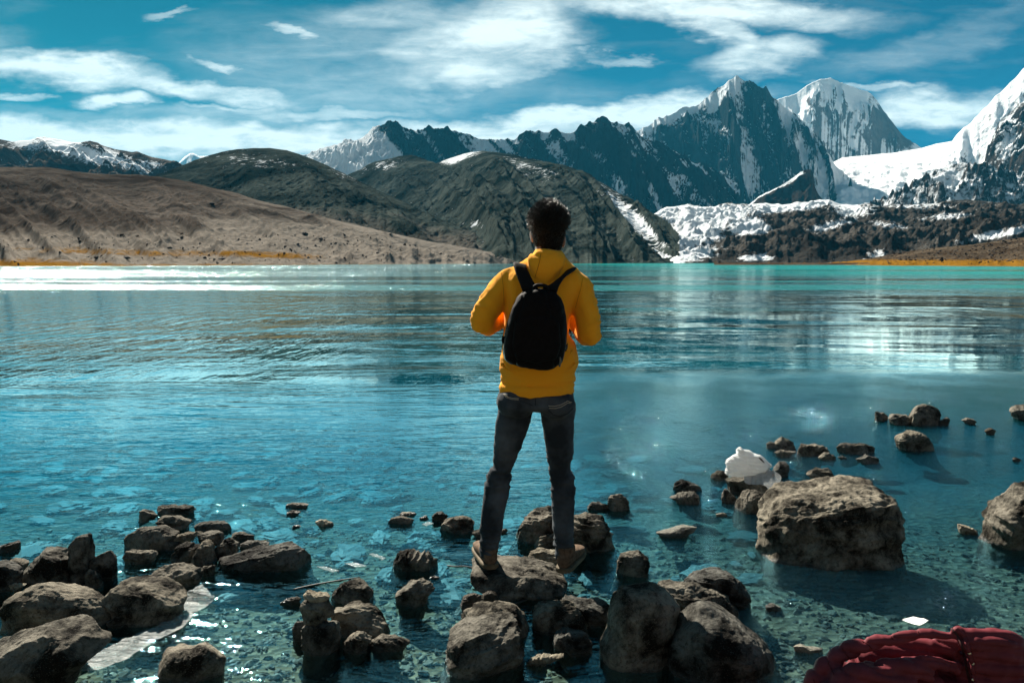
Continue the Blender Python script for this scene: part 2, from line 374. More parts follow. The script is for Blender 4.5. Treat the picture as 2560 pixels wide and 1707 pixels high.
# round snow dome behind
massif('mountain', [(1640, 300), (1720, 255), (1770, 236), (1800, 225), (1830, 214), (1842, 204), (1852, 198), (1870, 190), (1882, 186), (1897, 182), (1912, 183), (1930, 191), (1955, 196), (1975, 204), (1992, 211), (2005, 220), (2016, 233),
                    (2030, 255), (2045, 272), (2060, 290), (2075, 308), (2095, 327), (2120, 342), (2150, 352), (2220, 375), (2300, 400)],
       8200, 7200, m_snow, 460, 280, amp=.12, gully=(26, .08, .6), fs=9, kind='both', crestw=.15, prof=.7, seed=31,
       snow=lambda s, t, X, Y, sl, n: 1.0 + 3.2 * np.clip(sl - .60, -.4, 0) - .8 * blob(X, Y, 2035, 300, 46, 34, 50) - .5 * blob(X, Y, 2065, 330, 40, 16, 50))
# glacier saddle
massif('glacier', [(1700, 480), (1820, 440), (1900, 380), (1935, 362), (2000, 356), (2060, 350), (2120, 340), (2150, 331), (2200, 322), (2260, 316), (2352, 290), (2500, 260)],
       6200, [(1700, 3900), (2000, 3600), (2500, 3300)], m_snow, 400, 260, amp=.045, fs=8, kind='both', crestw=.1, prof=1.15, seed=37, amp2=.02,
       snow=lambda s, t, X, Y, sl, n: 1.15 + 0 * t - .45 * blob(X, Y, 2300, 380, 30, 20))
# snow ridge on the right
massif('mountain', [(2120, 370), (2170, 338), (2186, 326), (2200, 305), (2215, 290), (2230, 280), (2246, 262), (2260, 250), (2272, 238), (2283, 225), (2300, 212), (2320, 192), (2335, 178), (2352, 158), (2400, 110), (2500, 40), (2700, -40), (2900, 60), (3200, 190), (3700, 400), (4200, 590)],
       5200, 4500, m_snow, 800, 260, amp=.10, fs=12, crestw=.2, prof=.75, seed=43, jag=.001, jf=60, kind='both', amp2=.015,
       snow=lambda s, t, X, Y, sl, n: 1.0 + 3.2 * np.clip(sl - .60, -.45, 0))
# dark crag in front of it
massif('crag', [(2150, 480), (2210, 452), (2235, 435), (2255, 400), (2262, 372), (2266, 345), (2280, 318), (2292, 292), (2305, 278), (2325, 258), (2352, 232), (2400, 190), (2500, 120), (2700, 80), (2900, 180), (3300, 380), (3700, 500), (4200, 596)],
       3600, 2700, m_rrock, 900, 300, amp=.16, fs=15, crestw=.2, prof=.8, seed=47, jag=.002, jf=60, amp2=.03,
       snow=lambda s, t, X, Y, sl, n: .28 + .35 * (sl > .55) - n * .3 + .45 * blob(X, Y, 2330, 440, 80, 30, -30) + .4 * blob(X, Y, 2290, 330, 30, 50))
# snow-dusted knoll
massif('knoll', [(1960, 480), (2020, 466), (2060, 452), (2090, 435), (2120, 415), (2150, 396), (2180, 384), (2210, 378), (2240, 378), (2270, 384), (2320, 400), (2400, 430)],
       3000, 2300, m_rrock, 240, 140, amp=.26, fs=11, crestw=.2, prof=.8, seed=53, amp2=.03,
       snow=lambda s, t, X, Y, sl, n: .52 + .25 * (sl > .6) - n * .25)
# wedge of rock at the glacier foot
massif('crag', [(1690, 492), (1722, 468), (1745, 452), (1780, 434), (1800, 424), (1820, 410), (1835, 399), (1850, 393), (1864, 391), (1868, 400), (1870, 425), (1878, 445), (1900, 472), (1930, 490)],
       3300, 2900, m_rrock, 160, 110, amp=.13, fs=10, crestw=.15, prof=.7, seed=59,
       snow=lambda s, t, X, Y, sl, n: .15 + .6 * (t > .93) * (X < 1835))
# middle green hills
def mid_snow(s, t, X, Y, sl, n):
    edge = np.interp(X, [1180, 1250, 1350, 1450, 1520], [352, 372, 402, 470, 540])
    v = sstep(1120, 1230, X) * np.clip(.33 - np.abs(Y - edge - 24) / 110, 0, 1) - .14 * n
    return v + .55 * blob(X, Y, 1060, 366, 60, 12, -15) + .45 * blob(X, Y, 880, 385, 60, 14, -10) + .22 * blob(X, Y, 1450, 520, 60, 45) + .3 * blob(X, Y, 1100, 515, 25, 12) + .06
massif('hill', [(380, 598), (520, 540), (640, 480), (740, 430), (790, 405), (830, 388), (860, 372), (890, 366), (920, 359), (945, 356), (962, 361), (985, 372), (1000, 376), (1025, 366), (1050, 358), (1080, 350), (1110, 347), (1140, 349), (1170, 354),
                (1200, 362), (1240, 368), (1290, 379), (1330, 395), (1370, 414), (1410, 440), (1450, 466), (1480, 486), (1500, 500), (1512, 520), (1525, 540), (1540, 568), (1560, 598)],
       [(380, 1900), (640, 1900), (960, 1900), (1110, 1900), (1500, 1500), (1560, 1200)], [(380, 1350), (850, 1250), (1000, 950), (1150, 700), (1300, 720), (1560, 900)], m_mid, 820, 460, amp=.045, fs=12, kind='both', gully=(20, .075, 2.4), crestw=.12, prof=1.05, seed=61,
       stretch=(1.6, .6), rot=R(-35), snow=mid_snow, amp2=.012, shear=.16, soften=1.2, pale=lambda s, t, X, Y: .8 * sstep(535, 590, Y) * sstep(1250, 1000, X), grass=lambda s, t, X, Y: .45 * sstep(.05, .0, t))
# the long brown hill on the left
def left_grass(s, t, X, Y):
    return np.clip(.62 * sstep(598, 611, Y) + .55 * blob(X, Y, 300, 580, 330, 10, 2) + .55 * blob(X, Y, 620, 584, 180, 9, 3) + .5 * blob(X, Y, 60, 600, 200, 10), 0, 1)
massif('hill', [(200, 470), (300, 425), (340, 408), (380, 395), (420, 380), (450, 367), (480, 357), (510, 349), (545, 343), (580, 340), (620, 340), (655, 345), (690, 355), (720, 366), (750, 380), (790, 398), (840, 424), (900, 452), (980, 490), (1060, 528), (1140, 560), (1220, 585), (1300, 600)],
       [(200, 1150), (600, 1300), (900, 1200), (1300, 1050)], [(200, 750), (600, 720), (900, 700), (1100, 720), (1300, 820)], m_mid, 640, 400, amp=.035, fs=14, kind='both', gully=(18, .05, 2.2), crestw=.12, prof=1.15, seed=73,
       stretch=(1.5, .6), rot=R(-20), amp2=.012, soften=.8, shear=.14,
       snow=lambda s, t, X, Y, sl, n: .04 + .30 * blob(X, Y, 580, 372, 150, 26, 5) + .3 * blob(X, Y, 800, 405, 60, 20, 20) + .25 * blob(X, Y, 560, 430, 16, 8), pale=lambda s, t, X, Y: 1.0 * sstep(430, 560, Y + .16 * (700 - X)))
massif('hill', [(-2900, 600), (-2200, 520), (-1500, 400), (-900, 330), (-500, 330), (-200, 370), (0, 383), (60, 385), (110, 383), (160, 391), (220, 397), (280, 401), (340, 404), (400, 412), (460, 424), (540, 444), (620, 466), (700, 487), (800, 512), (900, 535), (1000, 556), (1100, 574), (1180, 590), (1260, 601)],
       [(-900, 800), (0, 800), (600, 760), (900, 760), (1260, 860)], [(-900, 200), (-200, 250), (0, 262), (400, 300), (700, 390), (1000, 540), (1260, 780)], m_left, 1400, 520, amp=.045, fs=13, kind='both', gully=(15, .07, 2.4), crestw=.15, prof=1.3, seed=71,
       stretch=(1.5, .6), rot=R(28), amp2=.012, zb=-1.0, soften=.8, shear=.10, pale=lambda s, t, X, Y: .85 * sstep(480, 575, Y) + .35 * sstep(380, 430, Y) * sstep(300, 640, X),
       snow=lambda s, t, X, Y, sl, n: .04 + 0 * t, grass=left_grass)
# moraine with patches of snow
def mor_snow(s, t, X, Y, sl, n):
    v = .15 + .12 * sstep(520, 470, Y)
    for (cx, cy, rx, ry, r, k) in [(1560, 495, 110, 28, 0, .62), (1600, 540, 90, 40, -25, .55), (1520, 570, 60, 22, -35, .55), (1735, 480, 120, 18, -5, .5), (1720, 523, 42, 20, 0, .8), (1850, 470, 90, 12, -6, .6), (1950, 485, 50, 16, 0, .55),
                                   (1900, 520, 55, 12, -10, .55), (1580, 590, 80, 14, -10, .5), (1735, 592, 40, 8, 0, .7), (2010, 590, 30, 20, 0, .4), (2030, 520, 50, 12, 10, .4), (2300, 535, 110, 10, -10, .7), (2160, 500, 60, 8, -5, .45), (2100, 475, 80, 8, 0, .35)]:
        v = v + k * blob(X, Y, cx, cy, rx, ry, r)
    return np.clip(v, 0, 1) - .25 * n
massif('moraine', [(1330, 600), (1400, 592), (1450, 560), (1470, 545), (1500, 492), (1520, 480), (1545, 476), (1580, 470), (1610, 476), (1640, 474), (1670, 467), (1700, 471), (1740, 466), (1790, 470), (1830, 465), (1870, 462), (1905, 459), (1930, 468),
                   (1960, 470), (1985, 467), (2020, 472), (2060, 468), (2100, 472), (2150, 466), (2200, 460), (2250, 462), (2300, 466), (2352, 470), (2450, 465), (2700, 455), (3200, 490), (3800, 545), (4300, 598)],
       [(1330, 1600), (1500, 2000), (2352, 1700), (2700, 1500)], [(1330, 1000), (2000, 900), (2352, 700), (2700, 600)], m_mor, 1300, 460, amp=.24, fs=8, kind='both', crestw=.12, prof=.9, seed=83, jag=.0012, jf=50, amp2=.05,
       snow=mor_snow, grass=lambda s, t, X, Y: .5 * sstep(.03, .0, t))
# ochre bank at the right
massif('shore', [(1900, 605), (1950, 601), (2000, 593), (2060, 582), (2100, 575), (2160, 568), (2230, 562), (2300, 552), (2352, 545), (2500, 532), (2800, 520), (3300, 550), (3900, 585), (4300, 603)],
       [(1900, 600), (2352, 520), (2800, 480)], [(1900, 420), (2000, 330), (2352, 265), (2800, 230)], m_shore, 560, 160, amp=.10, fs=16, kind='both', crestw=.3, prof=1.2, seed=97, amp2=.03, zb=-.3,
       snow=lambda s, t, X, Y, sl, n: .1 + 0 * t, grass=lambda s, t, X, Y: np.clip(.85 * sstep(588, 604, Y), 0, 1))
# low stony spit
massif('spit', [(1640, 604.6), (1700, 604.0), (1800, 604.2), (1900, 604.0), (1990, 603.6), (2060, 602.5), (2120, 601)], 430, 400, m_shore, 200, 24, amp=.3, fs=60, kind='fbm', crestw=.8, prof=.6, zb=-.2, seed=99)

# ---------------------------------------------------------------- water
def water_material():
    m, t, b = material('lake_water'); t.n.remove(b)
    out = [n for n in t.n if n.type == 'OUTPUT_MATERIAL'][0]
    pos = t.new('ShaderNodeNewGeometry').outputs['Position']
    sp = t.new('ShaderNodeSeparateXYZ'); t.put(sp.inputs[0], pos); x, y = sp.outputs[0], sp.outputs[1]
    nb = t.noise(t.mapping(pos, scale=(.035, .05, 1)), 1.0, 4, .5)
    yw = t.math('MULTIPLY', y, t.mr(nb, .3, .7, .62, 1.45))
    left = t.mr(x, 10, -25, 0, 1, smooth=True)
    far = t.mr(yw, 24, 38, 0, 1, smooth=True)                                 # wind-ruffled water further out
    strk = t.noise(t.mapping(pos, loc=(3, 1.7, 0), scale=(.006, .075, 1)), 1.0, 6, .62, .4)
    strk = t.mr(strk, .45, .53, 0, 1, smooth=True)                            # glassy lanes between the ruffled ones
    lane = t.mr(t.noise(t.mapping(pos, loc=(9, 4, 0), scale=(.0022, .05, 1)), 1.0, 3, .5), .57, .62, 0, 1, smooth=True)
    calm = t.math('MAXIMUM', t.math('MULTIPLY', strk, t.mr(x, 80, -20, .0, 1)), lane)
    rough_zone = t.math('MULTIPLY', far, t.math('SUBTRACT', 1.0, t.math('MULTIPLY', calm, .9)))
    # ripples: fine near the shore, longer further out
    near1 = t.noise(t.mapping(pos, rot=(0, 0, R(12)), scale=(3.0, 7.5, 1)), 1.0, 3, .55, .6)
    nb2 = t.noise(pos, 1.3, 3, .5)
    near2 = t.noise(t.mapping(pos, rot=(0, 0, R(-20)), scale=(16, 30, 1)), 1.0, 3, .6)
    mid0 = t.noise(t.mapping(pos, rot=(0, 0, R(4)), scale=(.55, 2.0, 1)), 1.0, 4, .6, .8)
    mid1 = t.noise(t.mapping(pos, rot=(0, 0, R(-5)), scale=(.22, .75, 1)), 1.0, 5, .62, 1.0)
    mid2 = t.noise(t.mapping(pos, rot=(0, 0, R(7)), scale=(.10, .20, 1)), 1.0, 3, .5, .6)
    patch = t.mr(t.noise(t.mapping(pos, scale=(.10, .22, 1)), 1.0, 4, .55, .5), .40, .62, .15, 1.5, smooth=True)
    far1 = t.noise(t.mapping(pos, scale=(2.6, .55, 1)), 1.0, 3, .6)
    far2 = t.noise(t.mapping(pos, scale=(.30, .075, 1)), 1.0, 5, .65)
    # wind-crinkled shallows on the right
    rs = t.mr(t.noise(pos, .9, 3, .5), .42, .6, 0, 1, smooth=True)
    crk = t.math('MULTIPLY', t.mr(x, .2, 1.4, 0, 1, smooth=True), t.mr(y, 12, 7, 0, 1, smooth=True))
    crk = t.math('MULTIPLY', crk, t.mr(rs, 0, 1, .45, 1))
    fine = t.noise(t.mapping(pos, scale=(12, 26, 1)), 1.0, 5, .7)
    b1 = t.bump(near1, t.mr(y, 8.5, 3.8, .02, .45), .040)
    b2 = t.bump(near2, t.math('ADD', t.math('MULTIPLY', t.mr(y, 7.5, 4.2, 0, .5), t.mr(nb2, .45, .6, .2, 1)), t.math('MULTIPLY', crk, .4)), .009, b1)
    b2b = t.bump(fine, t.math('MULTIPLY', crk, 1.0), .07, b2)
    b3 = t.bump(mid0, t.math('MULTIPLY', t.mr(y, 3.5, 7, 0, 1), t.math('MULTIPLY', t.math('MULTIPLY', patch, t.mr(y, 6, 14, 1, .3)), .45)), .034, b2b)
    b3 = t.bump(mid1, t.math('MULTIPLY', t.mr(y, 5, 12, 0, 1), t.math('MULTIPLY', patch, .45)), .06, b3)
    b3 = t.bump(mid2, t.mr(y, 9, 18, 0, .7), .26, b3)
    b4 = t.bump(far1, t.math('MULTIPLY', t.math('MAXIMUM', rough_zone, t.math('MULTIPLY', left, t.mr(y, 9, 18, 0, .4))), t.math('ADD', .35, t.math('MULTIPLY', left, .65))), .85, b3)
    nrm = t.bump(far2, t.math('MULTIPLY', rough_zone, .8), 1.1, b4)
    gl = t.new('ShaderNodeBsdfGlossy'); t.put(gl.inputs['Normal'], nrm)
    t.put(gl.inputs['Roughness'], t.math('ADD', t.mr(y, 4, 20, .02, .03), t.math('MULTIPLY', rough_zone, t.math('ADD', .05, t.math('MULTIPLY', left, .04)))))
    gl.inputs['Color'].default_value = (.60, .97, 1, 1)
    t.put(gl.inputs['Color'], t.mix(t.mr(y, 4, 14), (.45, .95, 1, 1), (.74, 1, .98, 1)))
    tr = t.new('ShaderNodeBsdfTransparent'); t.put(tr.inputs[0], t.mix(t.mr(y, 2.4, 6.5), (.68, .88, .90, 1), (.22, .74, .90, 1)))
    df = t.new('ShaderNodeBsdfDiffuse')
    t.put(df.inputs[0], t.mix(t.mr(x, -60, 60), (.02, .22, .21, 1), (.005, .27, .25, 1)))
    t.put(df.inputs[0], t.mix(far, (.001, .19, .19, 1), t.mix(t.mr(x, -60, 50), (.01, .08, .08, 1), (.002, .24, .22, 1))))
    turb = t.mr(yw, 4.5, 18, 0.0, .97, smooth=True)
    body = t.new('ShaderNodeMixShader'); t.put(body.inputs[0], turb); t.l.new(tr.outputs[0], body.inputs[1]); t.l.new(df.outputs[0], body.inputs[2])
    inc = t.new('ShaderNodeNewGeometry').outputs['Incoming']                    # Fresnel, the same from above and below
    cs = t.math('ABSOLUTE', t.vm('DOT_PRODUCT', inc, b3, out=1))
    ff = t.math('ADD', .02, t.math('MULTIPLY', .98, t.math('POWER', t.math('SUBTRACT', 1.0, cs, clamp=True), 5.0)))
    ff = t.math('MULTIPLY', ff, .95)
    ff = t.math('ADD', ff, t.math('MULTIPLY', crk, .10))
    ff = t.math('ADD', ff, t.math('SUBTRACT', t.mr(y, 3.0, 9, .05, .40, smooth=True), t.math('MULTIPLY', rough_zone, t.mr(x, -60, 50, .05, .80))), clamp=True)
    mx = t.new('ShaderNodeMixShader'); t.put(mx.inputs[0], ff); t.l.new(body.outputs[0], mx.inputs[1]); t.l.new(gl.outputs[0], mx.inputs[2])
    t.l.new(mx.outputs[0], out.inputs[0])
    return m
m_water = water_material()
wx = axis(81, 8, -6000, 6000); wy = np.concatenate([[1.2], np.geomspace(1.6, 1800, 160)])
WX, WY = np.meshgrid(wx, wy, indexing='ij')
water = mesh('water', np.stack([WX, WY, 0 * WX], -1), grid_faces(len(wx), len(wy)), m_water)
tag(water, kind='structure')
# ---------------------------------------------------------------- rocks
import bmesh
_ico = {}
def ico(n):
    if n not in _ico:
        bm = bmesh.new(); bmesh.ops.create_icosphere(bm, subdivisions=n, radius=1)
        v = np.array([x.co[:] for x in bm.verts]); f = np.array([[q.index for q in p.verts] for p in bm.faces]); bm.free()
        _ico[n] = (v / np.linalg.norm(v, axis=1)[:, None], f)
    return _ico[n]
def radial(poly, c, n=360):
    """distance from c to the outline for n angles"""
    P = np.array(poly) - c; Q = np.roll(P, -1, 0); th = np.arange(n) / n * 2 * np.pi
    r = np.zeros(n)
    for i, a in enumerate(th):
        d = np.array([math.cos(a), math.sin(a)]); e = Q - P
        den = d[0] * e[:, 1] - d[1] * e[:, 0]; den = np.where(np.abs(den) < 1e-12, 1e-12, den)
        tt = (P[:, 0] * e[:, 1] - P[:, 1] * e[:, 0]) / den; uu = (P[:, 0] * d[1] - P[:, 1] * d[0]) / den
        ok = (tt > 0) & (uu >= -1e-6) & (uu <= 1 + 1e-6)
        r[i] = tt[ok].max() if ok.any() else np.nan
    bad = np.isnan(r)
    if bad.any(): r[bad] = np.interp(np.where(bad)[0], np.where(~bad)[0], r[~bad])
    return r
def inflate(poly, n=6, b=.1, q=2.4, k=1.0, sm=5):
    """closed solid whose outline in x-z is the polygon, half-depth b in y"""
    P = np.array(poly); c = (P.min(0) + P.max(0)) / 2
    r = radial(P, c); ker = np.hanning(sm + 2)[1:-1]; ker /= ker.sum()
    r = np.convolve(np.concatenate([r[-20:], r, r[:20]]), ker, 'same')[20:-20]
    v, f = ico(n)
    th = np.arctan2(v[:, 2], v[:, 0]) % (2 * np.pi)
    rr = np.interp(th, np.arange(361) / 360 * 2 * np.pi, np.append(r, r[0]))
    ny = np.abs(v[:, 1]); rho = (1 - ny ** q) ** (1 / q)
    h = np.hypot(v[:, 0], v[:, 2]) + 1e-9
    out = np.stack([rr * v[:, 0] / h * rho, b * np.sign(v[:, 1]) * ny ** k, rr * v[:, 2] / h * rho], 1)
    return out, f, c, r

def stone_material(name, dark, light, wet=True, rough=.82):
    m, t, b = material(name)
    g = t.new('ShaderNodeNewGeometry').outputs['Position']
    oi = t.new('ShaderNodeObjectInfo').outputs['Random']
    n1 = t.noise(g, 7, 7, .65, .3); n2 = t.noise(g, 55, 6, .7); n3 = t.noise(g, 210, 3, .7)
    c = t.mix(t.mr(n1, .40, .60), dark, light)
    c = t.mix(t.mr(n2, .5, .68, 0, .75), c, tuple(x * .35 for x in dark[:3]) + (1,))
    c = t.mix(t.mr(n3, .58, .7, 0, .55), c, tuple(min(1, x * 1.35) for x in light[:3]) + (1,))
    c = t.mix(1.0, c, (.86, .90, .92, 1), 'MULTIPLY')
    c = t.mix(1.0, c, t.mix(oi, (.62, .64, .66, 1), (1.2, 1.12, 1.0, 1)), 'MULTIPLY')
    sp = t.new('ShaderNodeSeparateXYZ'); t.put(sp.inputs[0], g)
    wz = t.mr(t.math('ADD', sp.outputs[2], t.math('MULTIPLY', t.math('SUBTRACT', n1, .5), .06)), .022, .008)
    if wet:
        c = t.mix(t.math('MULTIPLY', wz, .72), c, (.02, .018, .014, 1))
        t.put(b.inputs['Roughness'], t.math('SUBTRACT', rough, t.math('MULTIPLY', wz, rough - .22)))
    else: b.inputs['Roughness'].default_value = rough
    t.put(b.inputs['Base Color'], c); t.put(b.inputs['Specular IOR Level'], t.mr(wz, 0, 1, .04, .4) if wet else .04)
    h = t.math('ADD', t.math('MULTIPLY', n2, 1.0), t.math('MULTIPLY', n3, .3))
    t.put(b.inputs['Normal'], t.bump(h, 1.0, .011))
    return m
m_st = [stone_material('weathered_stone', (.016, .0138, .011, 1), (.25, .225, .188, 1)),
        stone_material('grey_stone', (.014, .012, .010, 1), (.20, .183, .155, 1)),
        stone_material('pale_stone', (.13, .11, .085, 1), (.40, .36, .29, 1)),
        stone_material('wet_stone', (.025, .020, .015, 1), (.11, .09, .07, 1), rough=.34)]
K3 = lambda x, y: (x * .36565, 1200 + y * .36565)
K4 = lambda x, y: (700 + x * .36565, 1200 + y * .36565)
K5 = lambda x, y: (1460 + x * .46769, 1150 + y * .46769)
K6 = lambda x, y: (1640 + x * .39116, 960 + y * .39116)
rock_i = [0]
def rock(kk, name, label, pts, dr=.8, ang=1.0, m=0, yd=None, yb=None, flat=None, ext=1.0, q=2.5, crag=1.0, group='rocks standing in the shallows', push=.9):
    rock_i[0] += 1; seed = rock_i[0]
    rs = np.random.RandomState(seed * 13 + 1)
    px = np.array([kk(*p) for p in pts], float)
    X0, X1 = px[:, 0].min(), px[:, 0].max(); Xc = (X0 + X1) / 2
    Yb = kk(0, yb)[1] if yb is not None else px[:, 1].max()
    if yd is None: df = gp(Xc, Yb).y
    else: df = yd
    wd = (X1 - X0) / FPX * df; hd = (px[:, 1].max() - px[:, 1].min()) / FPX * df
    b = dr * min(wd, max(hd * 1.6, wd * .55)) / 2
    dc = df + push * b if yd is None else df
    poly = [(at(x, y, dc).x, at(x, y, dc).z) for x, y in px]
    wpx = X1 - X0
    lv = 7 if wpx > 190 else 6 if wpx > 75 else 5
    v, f, c, r = inflate(poly, lv, b, q=q, k=rs.uniform(.85, 1.0), sm=7)
    rad = np.array([wd / 2, b, max(hd / 2, .01)])
    # flat broken faces, mostly turned to the viewer and upward so that the outline stays
    for i in range(int(5 + 12 * ang)):
        d = rs.normal(size=3) * (1, .9, .9); d[1] -= rs.choice([1.1, 1.1, -.7]); d /= np.linalg.norm(d)
        un = v / rad; s_ = un @ d; mx = np.percentile(s_, 99.5); off = mx * rs.uniform(.74, .93) if abs(un[:, 1] @ np.ones(len(v))) >= 0 else mx
        ov = np.clip(s_ - off, 0, None); v = v - (ov * (.55 + .4 * ang))[:, None] * d * rad
    w_ = min(wd, hd * 2.2)
    u = v / w_
    o3 = u + seed * 3.7
    nrm = v / (rad ** 2); nrm /= np.linalg.norm(nrm, axis=1)[:, None] + 1e-9
    tl = rs.normal(size=3) * .5 + (0, 0, 1.3); tl /= np.linalg.norm(tl); st = o3 @ tl
    ext0 = (v[:, 0].min(), v[:, 0].max(), v[:, 2].max())
    disp = fbm(o3[:, 0] * 2.2, o3[:, 1] * 2.2, o3[:, 2] * 2.2, o=4, seed=1) * .045
    disp += (ridged(o3[:, 0] * 1.6, o3[:, 1] * 1.6, st * 6.5, o=5, seed=2) - .8) * .026 * (.3 + ang) * crag
    disp += fbm(o3[:, 0] * 3, o3[:, 1] * 3, st * 19, o=3, seed=8) * .016 * (.3 + ang) * crag
    disp -= disp.mean()
    disp += fbm(o3[:, 0] * 15, o3[:, 1] * 15, o3[:, 2] * 22, o=3, seed=5) * .011 * crag
    v = v + nrm * (disp * w_)[:, None]
    if X0 > 5 and X1 < 2555: v[:, 0] = (v[:, 0] - v[:, 0].min()) / np.ptp(v[:, 0]) * (ext0[1] - ext0[0]) + ext0[0]
    v[:, 2] = np.where(v[:, 2] > 0, v[:, 2] * ext0[2] / v[:, 2].max(), v[:, 2])
    if flat is not None:
        zt = flat - c[1]; over = np.clip(v[:, 2] - zt, 0, None); v[:, 2] -= over * .93
    if ext > 0:  # carry the stone down into the bed
        zl = -.1 * hd; low = v[:, 2] < zl
        tq = np.clip((zl - v[low, 2]) / max(1e-4, zl - v[:, 2].min()), 0, 1); fx = 1 / np.maximum(.40, np.sqrt(1 - .84 * tq ** 2)) * (1 + .10 * tq)
        v[low, 0] *= fx; v[low, 1] *= fx
        need = (c[1] - float(bed(np.array(c[0]), np.array(dc))) + .04 + zl) / max(1e-4, zl - v[:, 2].min())
        v[low, 2] = zl + (v[low, 2] - zl) * min(max(1 + .8 * ext, need), 2.0 if wpx < 70 else 3.2)
    loc = (c[0], dc, c[1])
    o = mesh(name, v, f, m_st[m])
    o.location = loc
    tag(o, label, {'boulder': 'boulder', 'rock': 'rock', 'stone': 'stone'}[name], group)
    return o

# -- left cluster
rock(K3, 'rock', 'flat-topped rock farthest out in the left cluster, pointed at its right end', [(1060,190),(1120,172),(1220,163),(1300,168),(1355,212),(1300,245),(1200,235),(1090,222)])
rock(K3, 'rock', 'small dark wedge rock at the far left tip of the left cluster', [(945,200),(1000,195),(1085,235),(1060,262),(1000,270),(950,300)], m=1)
rock(K3, 'rock', 'layered slab rock with slanting ridges behind the long rounded one', [(1045,285),(1110,250),(1180,238),(1310,280),(1240,362),(1120,330)], ang=1)
rock(K3, 'boulder', 'smooth rounded boulder at the left of the heaped far cluster', [(850,400),(890,350),(960,320),(1100,312),(1220,358),(1200,420),(1100,480),(980,485),(880,460)], ang=.3, crag=.6)
rock(K3, 'rock', 'flat oval rock with a lit top, right behind the heap of small rocks', [(1325,320),(1350,288),(1450,275),(1585,290),(1585,325),(1510,355),(1350,345)], ang=.4)
rock(K3, 'rock', 'thin slab leaning on the heap beside the smooth rounded boulder', [(1170,400),(1240,365),(1340,350),(1390,362),(1310,400),(1230,430)], yb=470, m=2)
rock(K3, 'rock', 'blocky pale rock on top of the heap, beside the upright stone', [(1345,385),(1400,350),(1500,345),(1525,390),(1500,430),(1380,430)], yb=520, dr=1)
rock(K3, 'rock', 'small round rock tucked against the right of the smooth boulder', [(1105,440),(1130,400),(1200,410),(1250,430),(1230,480),(1120,485)], ang=.4)
rock(K3, 'rock', 'dark bulky rock left of the upright pointed stone', [(1175,520),(1200,460),(1290,415),(1370,440),(1380,500),(1300,572),(1190,562)])
rock(K3, 'rock', 'upright pointed stone in the middle of the heap', [(1310,580),(1345,480),(1400,400),(1435,385),(1465,430),(1475,560),(1400,590)], ang=.9, dr=1)
rock(K3, 'rock', 'dark squat rock right of the upright pointed stone', [(1470,450),(1560,395),(1635,430),(1630,490),(1480,540)])
rock(K3, 'rock', 'jagged small rock at the upper right of the heap', [(1575,380),(1610,350),(1740,375),(1735,405),(1660,420),(1600,420)], ang=1)
rock(K3, 'stone', 'low flat stone at the right foot of the heap, tapering right', [(1635,465),(1660,415),(1760,410),(1865,430),(1790,462),(1680,475)])
rock(K3, 'boulder', 'long low boulder rising to the right, edge of the left cluster', [(1465,560),(1510,525),(1700,480),(1850,450),(1960,434),(2060,436),(2110,470),(2140,550),(2100,612),(1850,625),(1500,610)], ang=.5)
rock(K3, 'rock', 'flat pointed rock alone between the smooth boulder and the rock group', [(840,520),(880,485),(1000,478),(1080,500),(1050,540),(940,587),(860,560)])
rock(K3, 'rock', 'rough cracked rock between the heap and the big rounded boulder', [(1015,650),(1050,600),(1150,575),(1290,580),(1400,630),(1390,690),(1270,762),(1100,720)], ang=.9)
rock(K3, 'rock', 'small slab rock touching the right of the rough cracked one', [(1370,590),(1470,580),(1475,640),(1400,665)])
rock(K3, 'boulder', 'big rounded boulder with a flat lit top beside the plastic sheet', [(685,790),(760,710),(900,685),(1110,678),(1200,720),(1268,800),(1240,880),(1130,980),(960,995),(750,920)], ang=.4, crag=.7)
rock(K3, 'boulder', 'largest domed dark boulder at the left edge', [(30,880),(80,770),(200,700),(330,690),(450,720),(600,770),(700,850),(748,905),(730,975),(400,1000),(100,1062),(25,980)], ang=.35, crag=.6)
rock(K3, 'boulder', 'wave-backed boulder in the lower left corner', [(-160,1160),(0,1115),(150,1050),(330,995),(450,978),(700,975),(780,1008),(790,1070),(700,1150),(560,1260),(400,1400),(-160,1500)], ang=.6, crag=.7)
rock(K3, 'boulder', 'angular boulder with a lit sloping top behind the domed one', [(150,640),(200,560),(290,480),(440,470),(500,500),(540,590),(548,720),(350,740),(140,720)], ang=.8)
rock(K3, 'rock', 'upright block with a flat top standing in the left cluster', [(480,440),(530,380),(625,368),(630,450),(605,620),(548,725),(505,600)], dr=1.3, ang=.9, q=4)
rock(K3, 'rock', 'dark leaning rock right of the upright block', [(610,570),(650,510),(740,475),(805,510),(790,620),(780,705),(640,690)], ang=.8)
rock(K3, 'rock', 'low brownish rock at the foot of the upright block', [(580,650),(620,595),(690,665),(700,725),(590,745)])
rock(K3, 'boulder', 'rounded boulder cut by the left edge of the picture', [(-130,580),(0,558),(80,570),(150,630),(135,700),(0,770),(-130,720)], ang=.4)
rock(K3, 'rock', 'dark rounded rock peeking out behind the angular lit boulder', [(45,560),(110,525),(200,570),(160,625),(70,620)], ang=.3)
rock(K3, 'rock', 'low wet rock at the left edge, farthest back there', [(-40,465),(60,430),(120,415),(150,440),(145,480),(0,500)], m=3)
rock(K3, 'stone', 'small stone between the domed boulder and the flat-topped one', [(735,965),(800,915),(860,912),(948,970),(850,1015),(760,1010)])
rock(K3, 'stone', 'tiny pale stone in the gap above the domed boulder', [(40,720),(100,700),(180,712),(100,760)], yb=770, m=2)
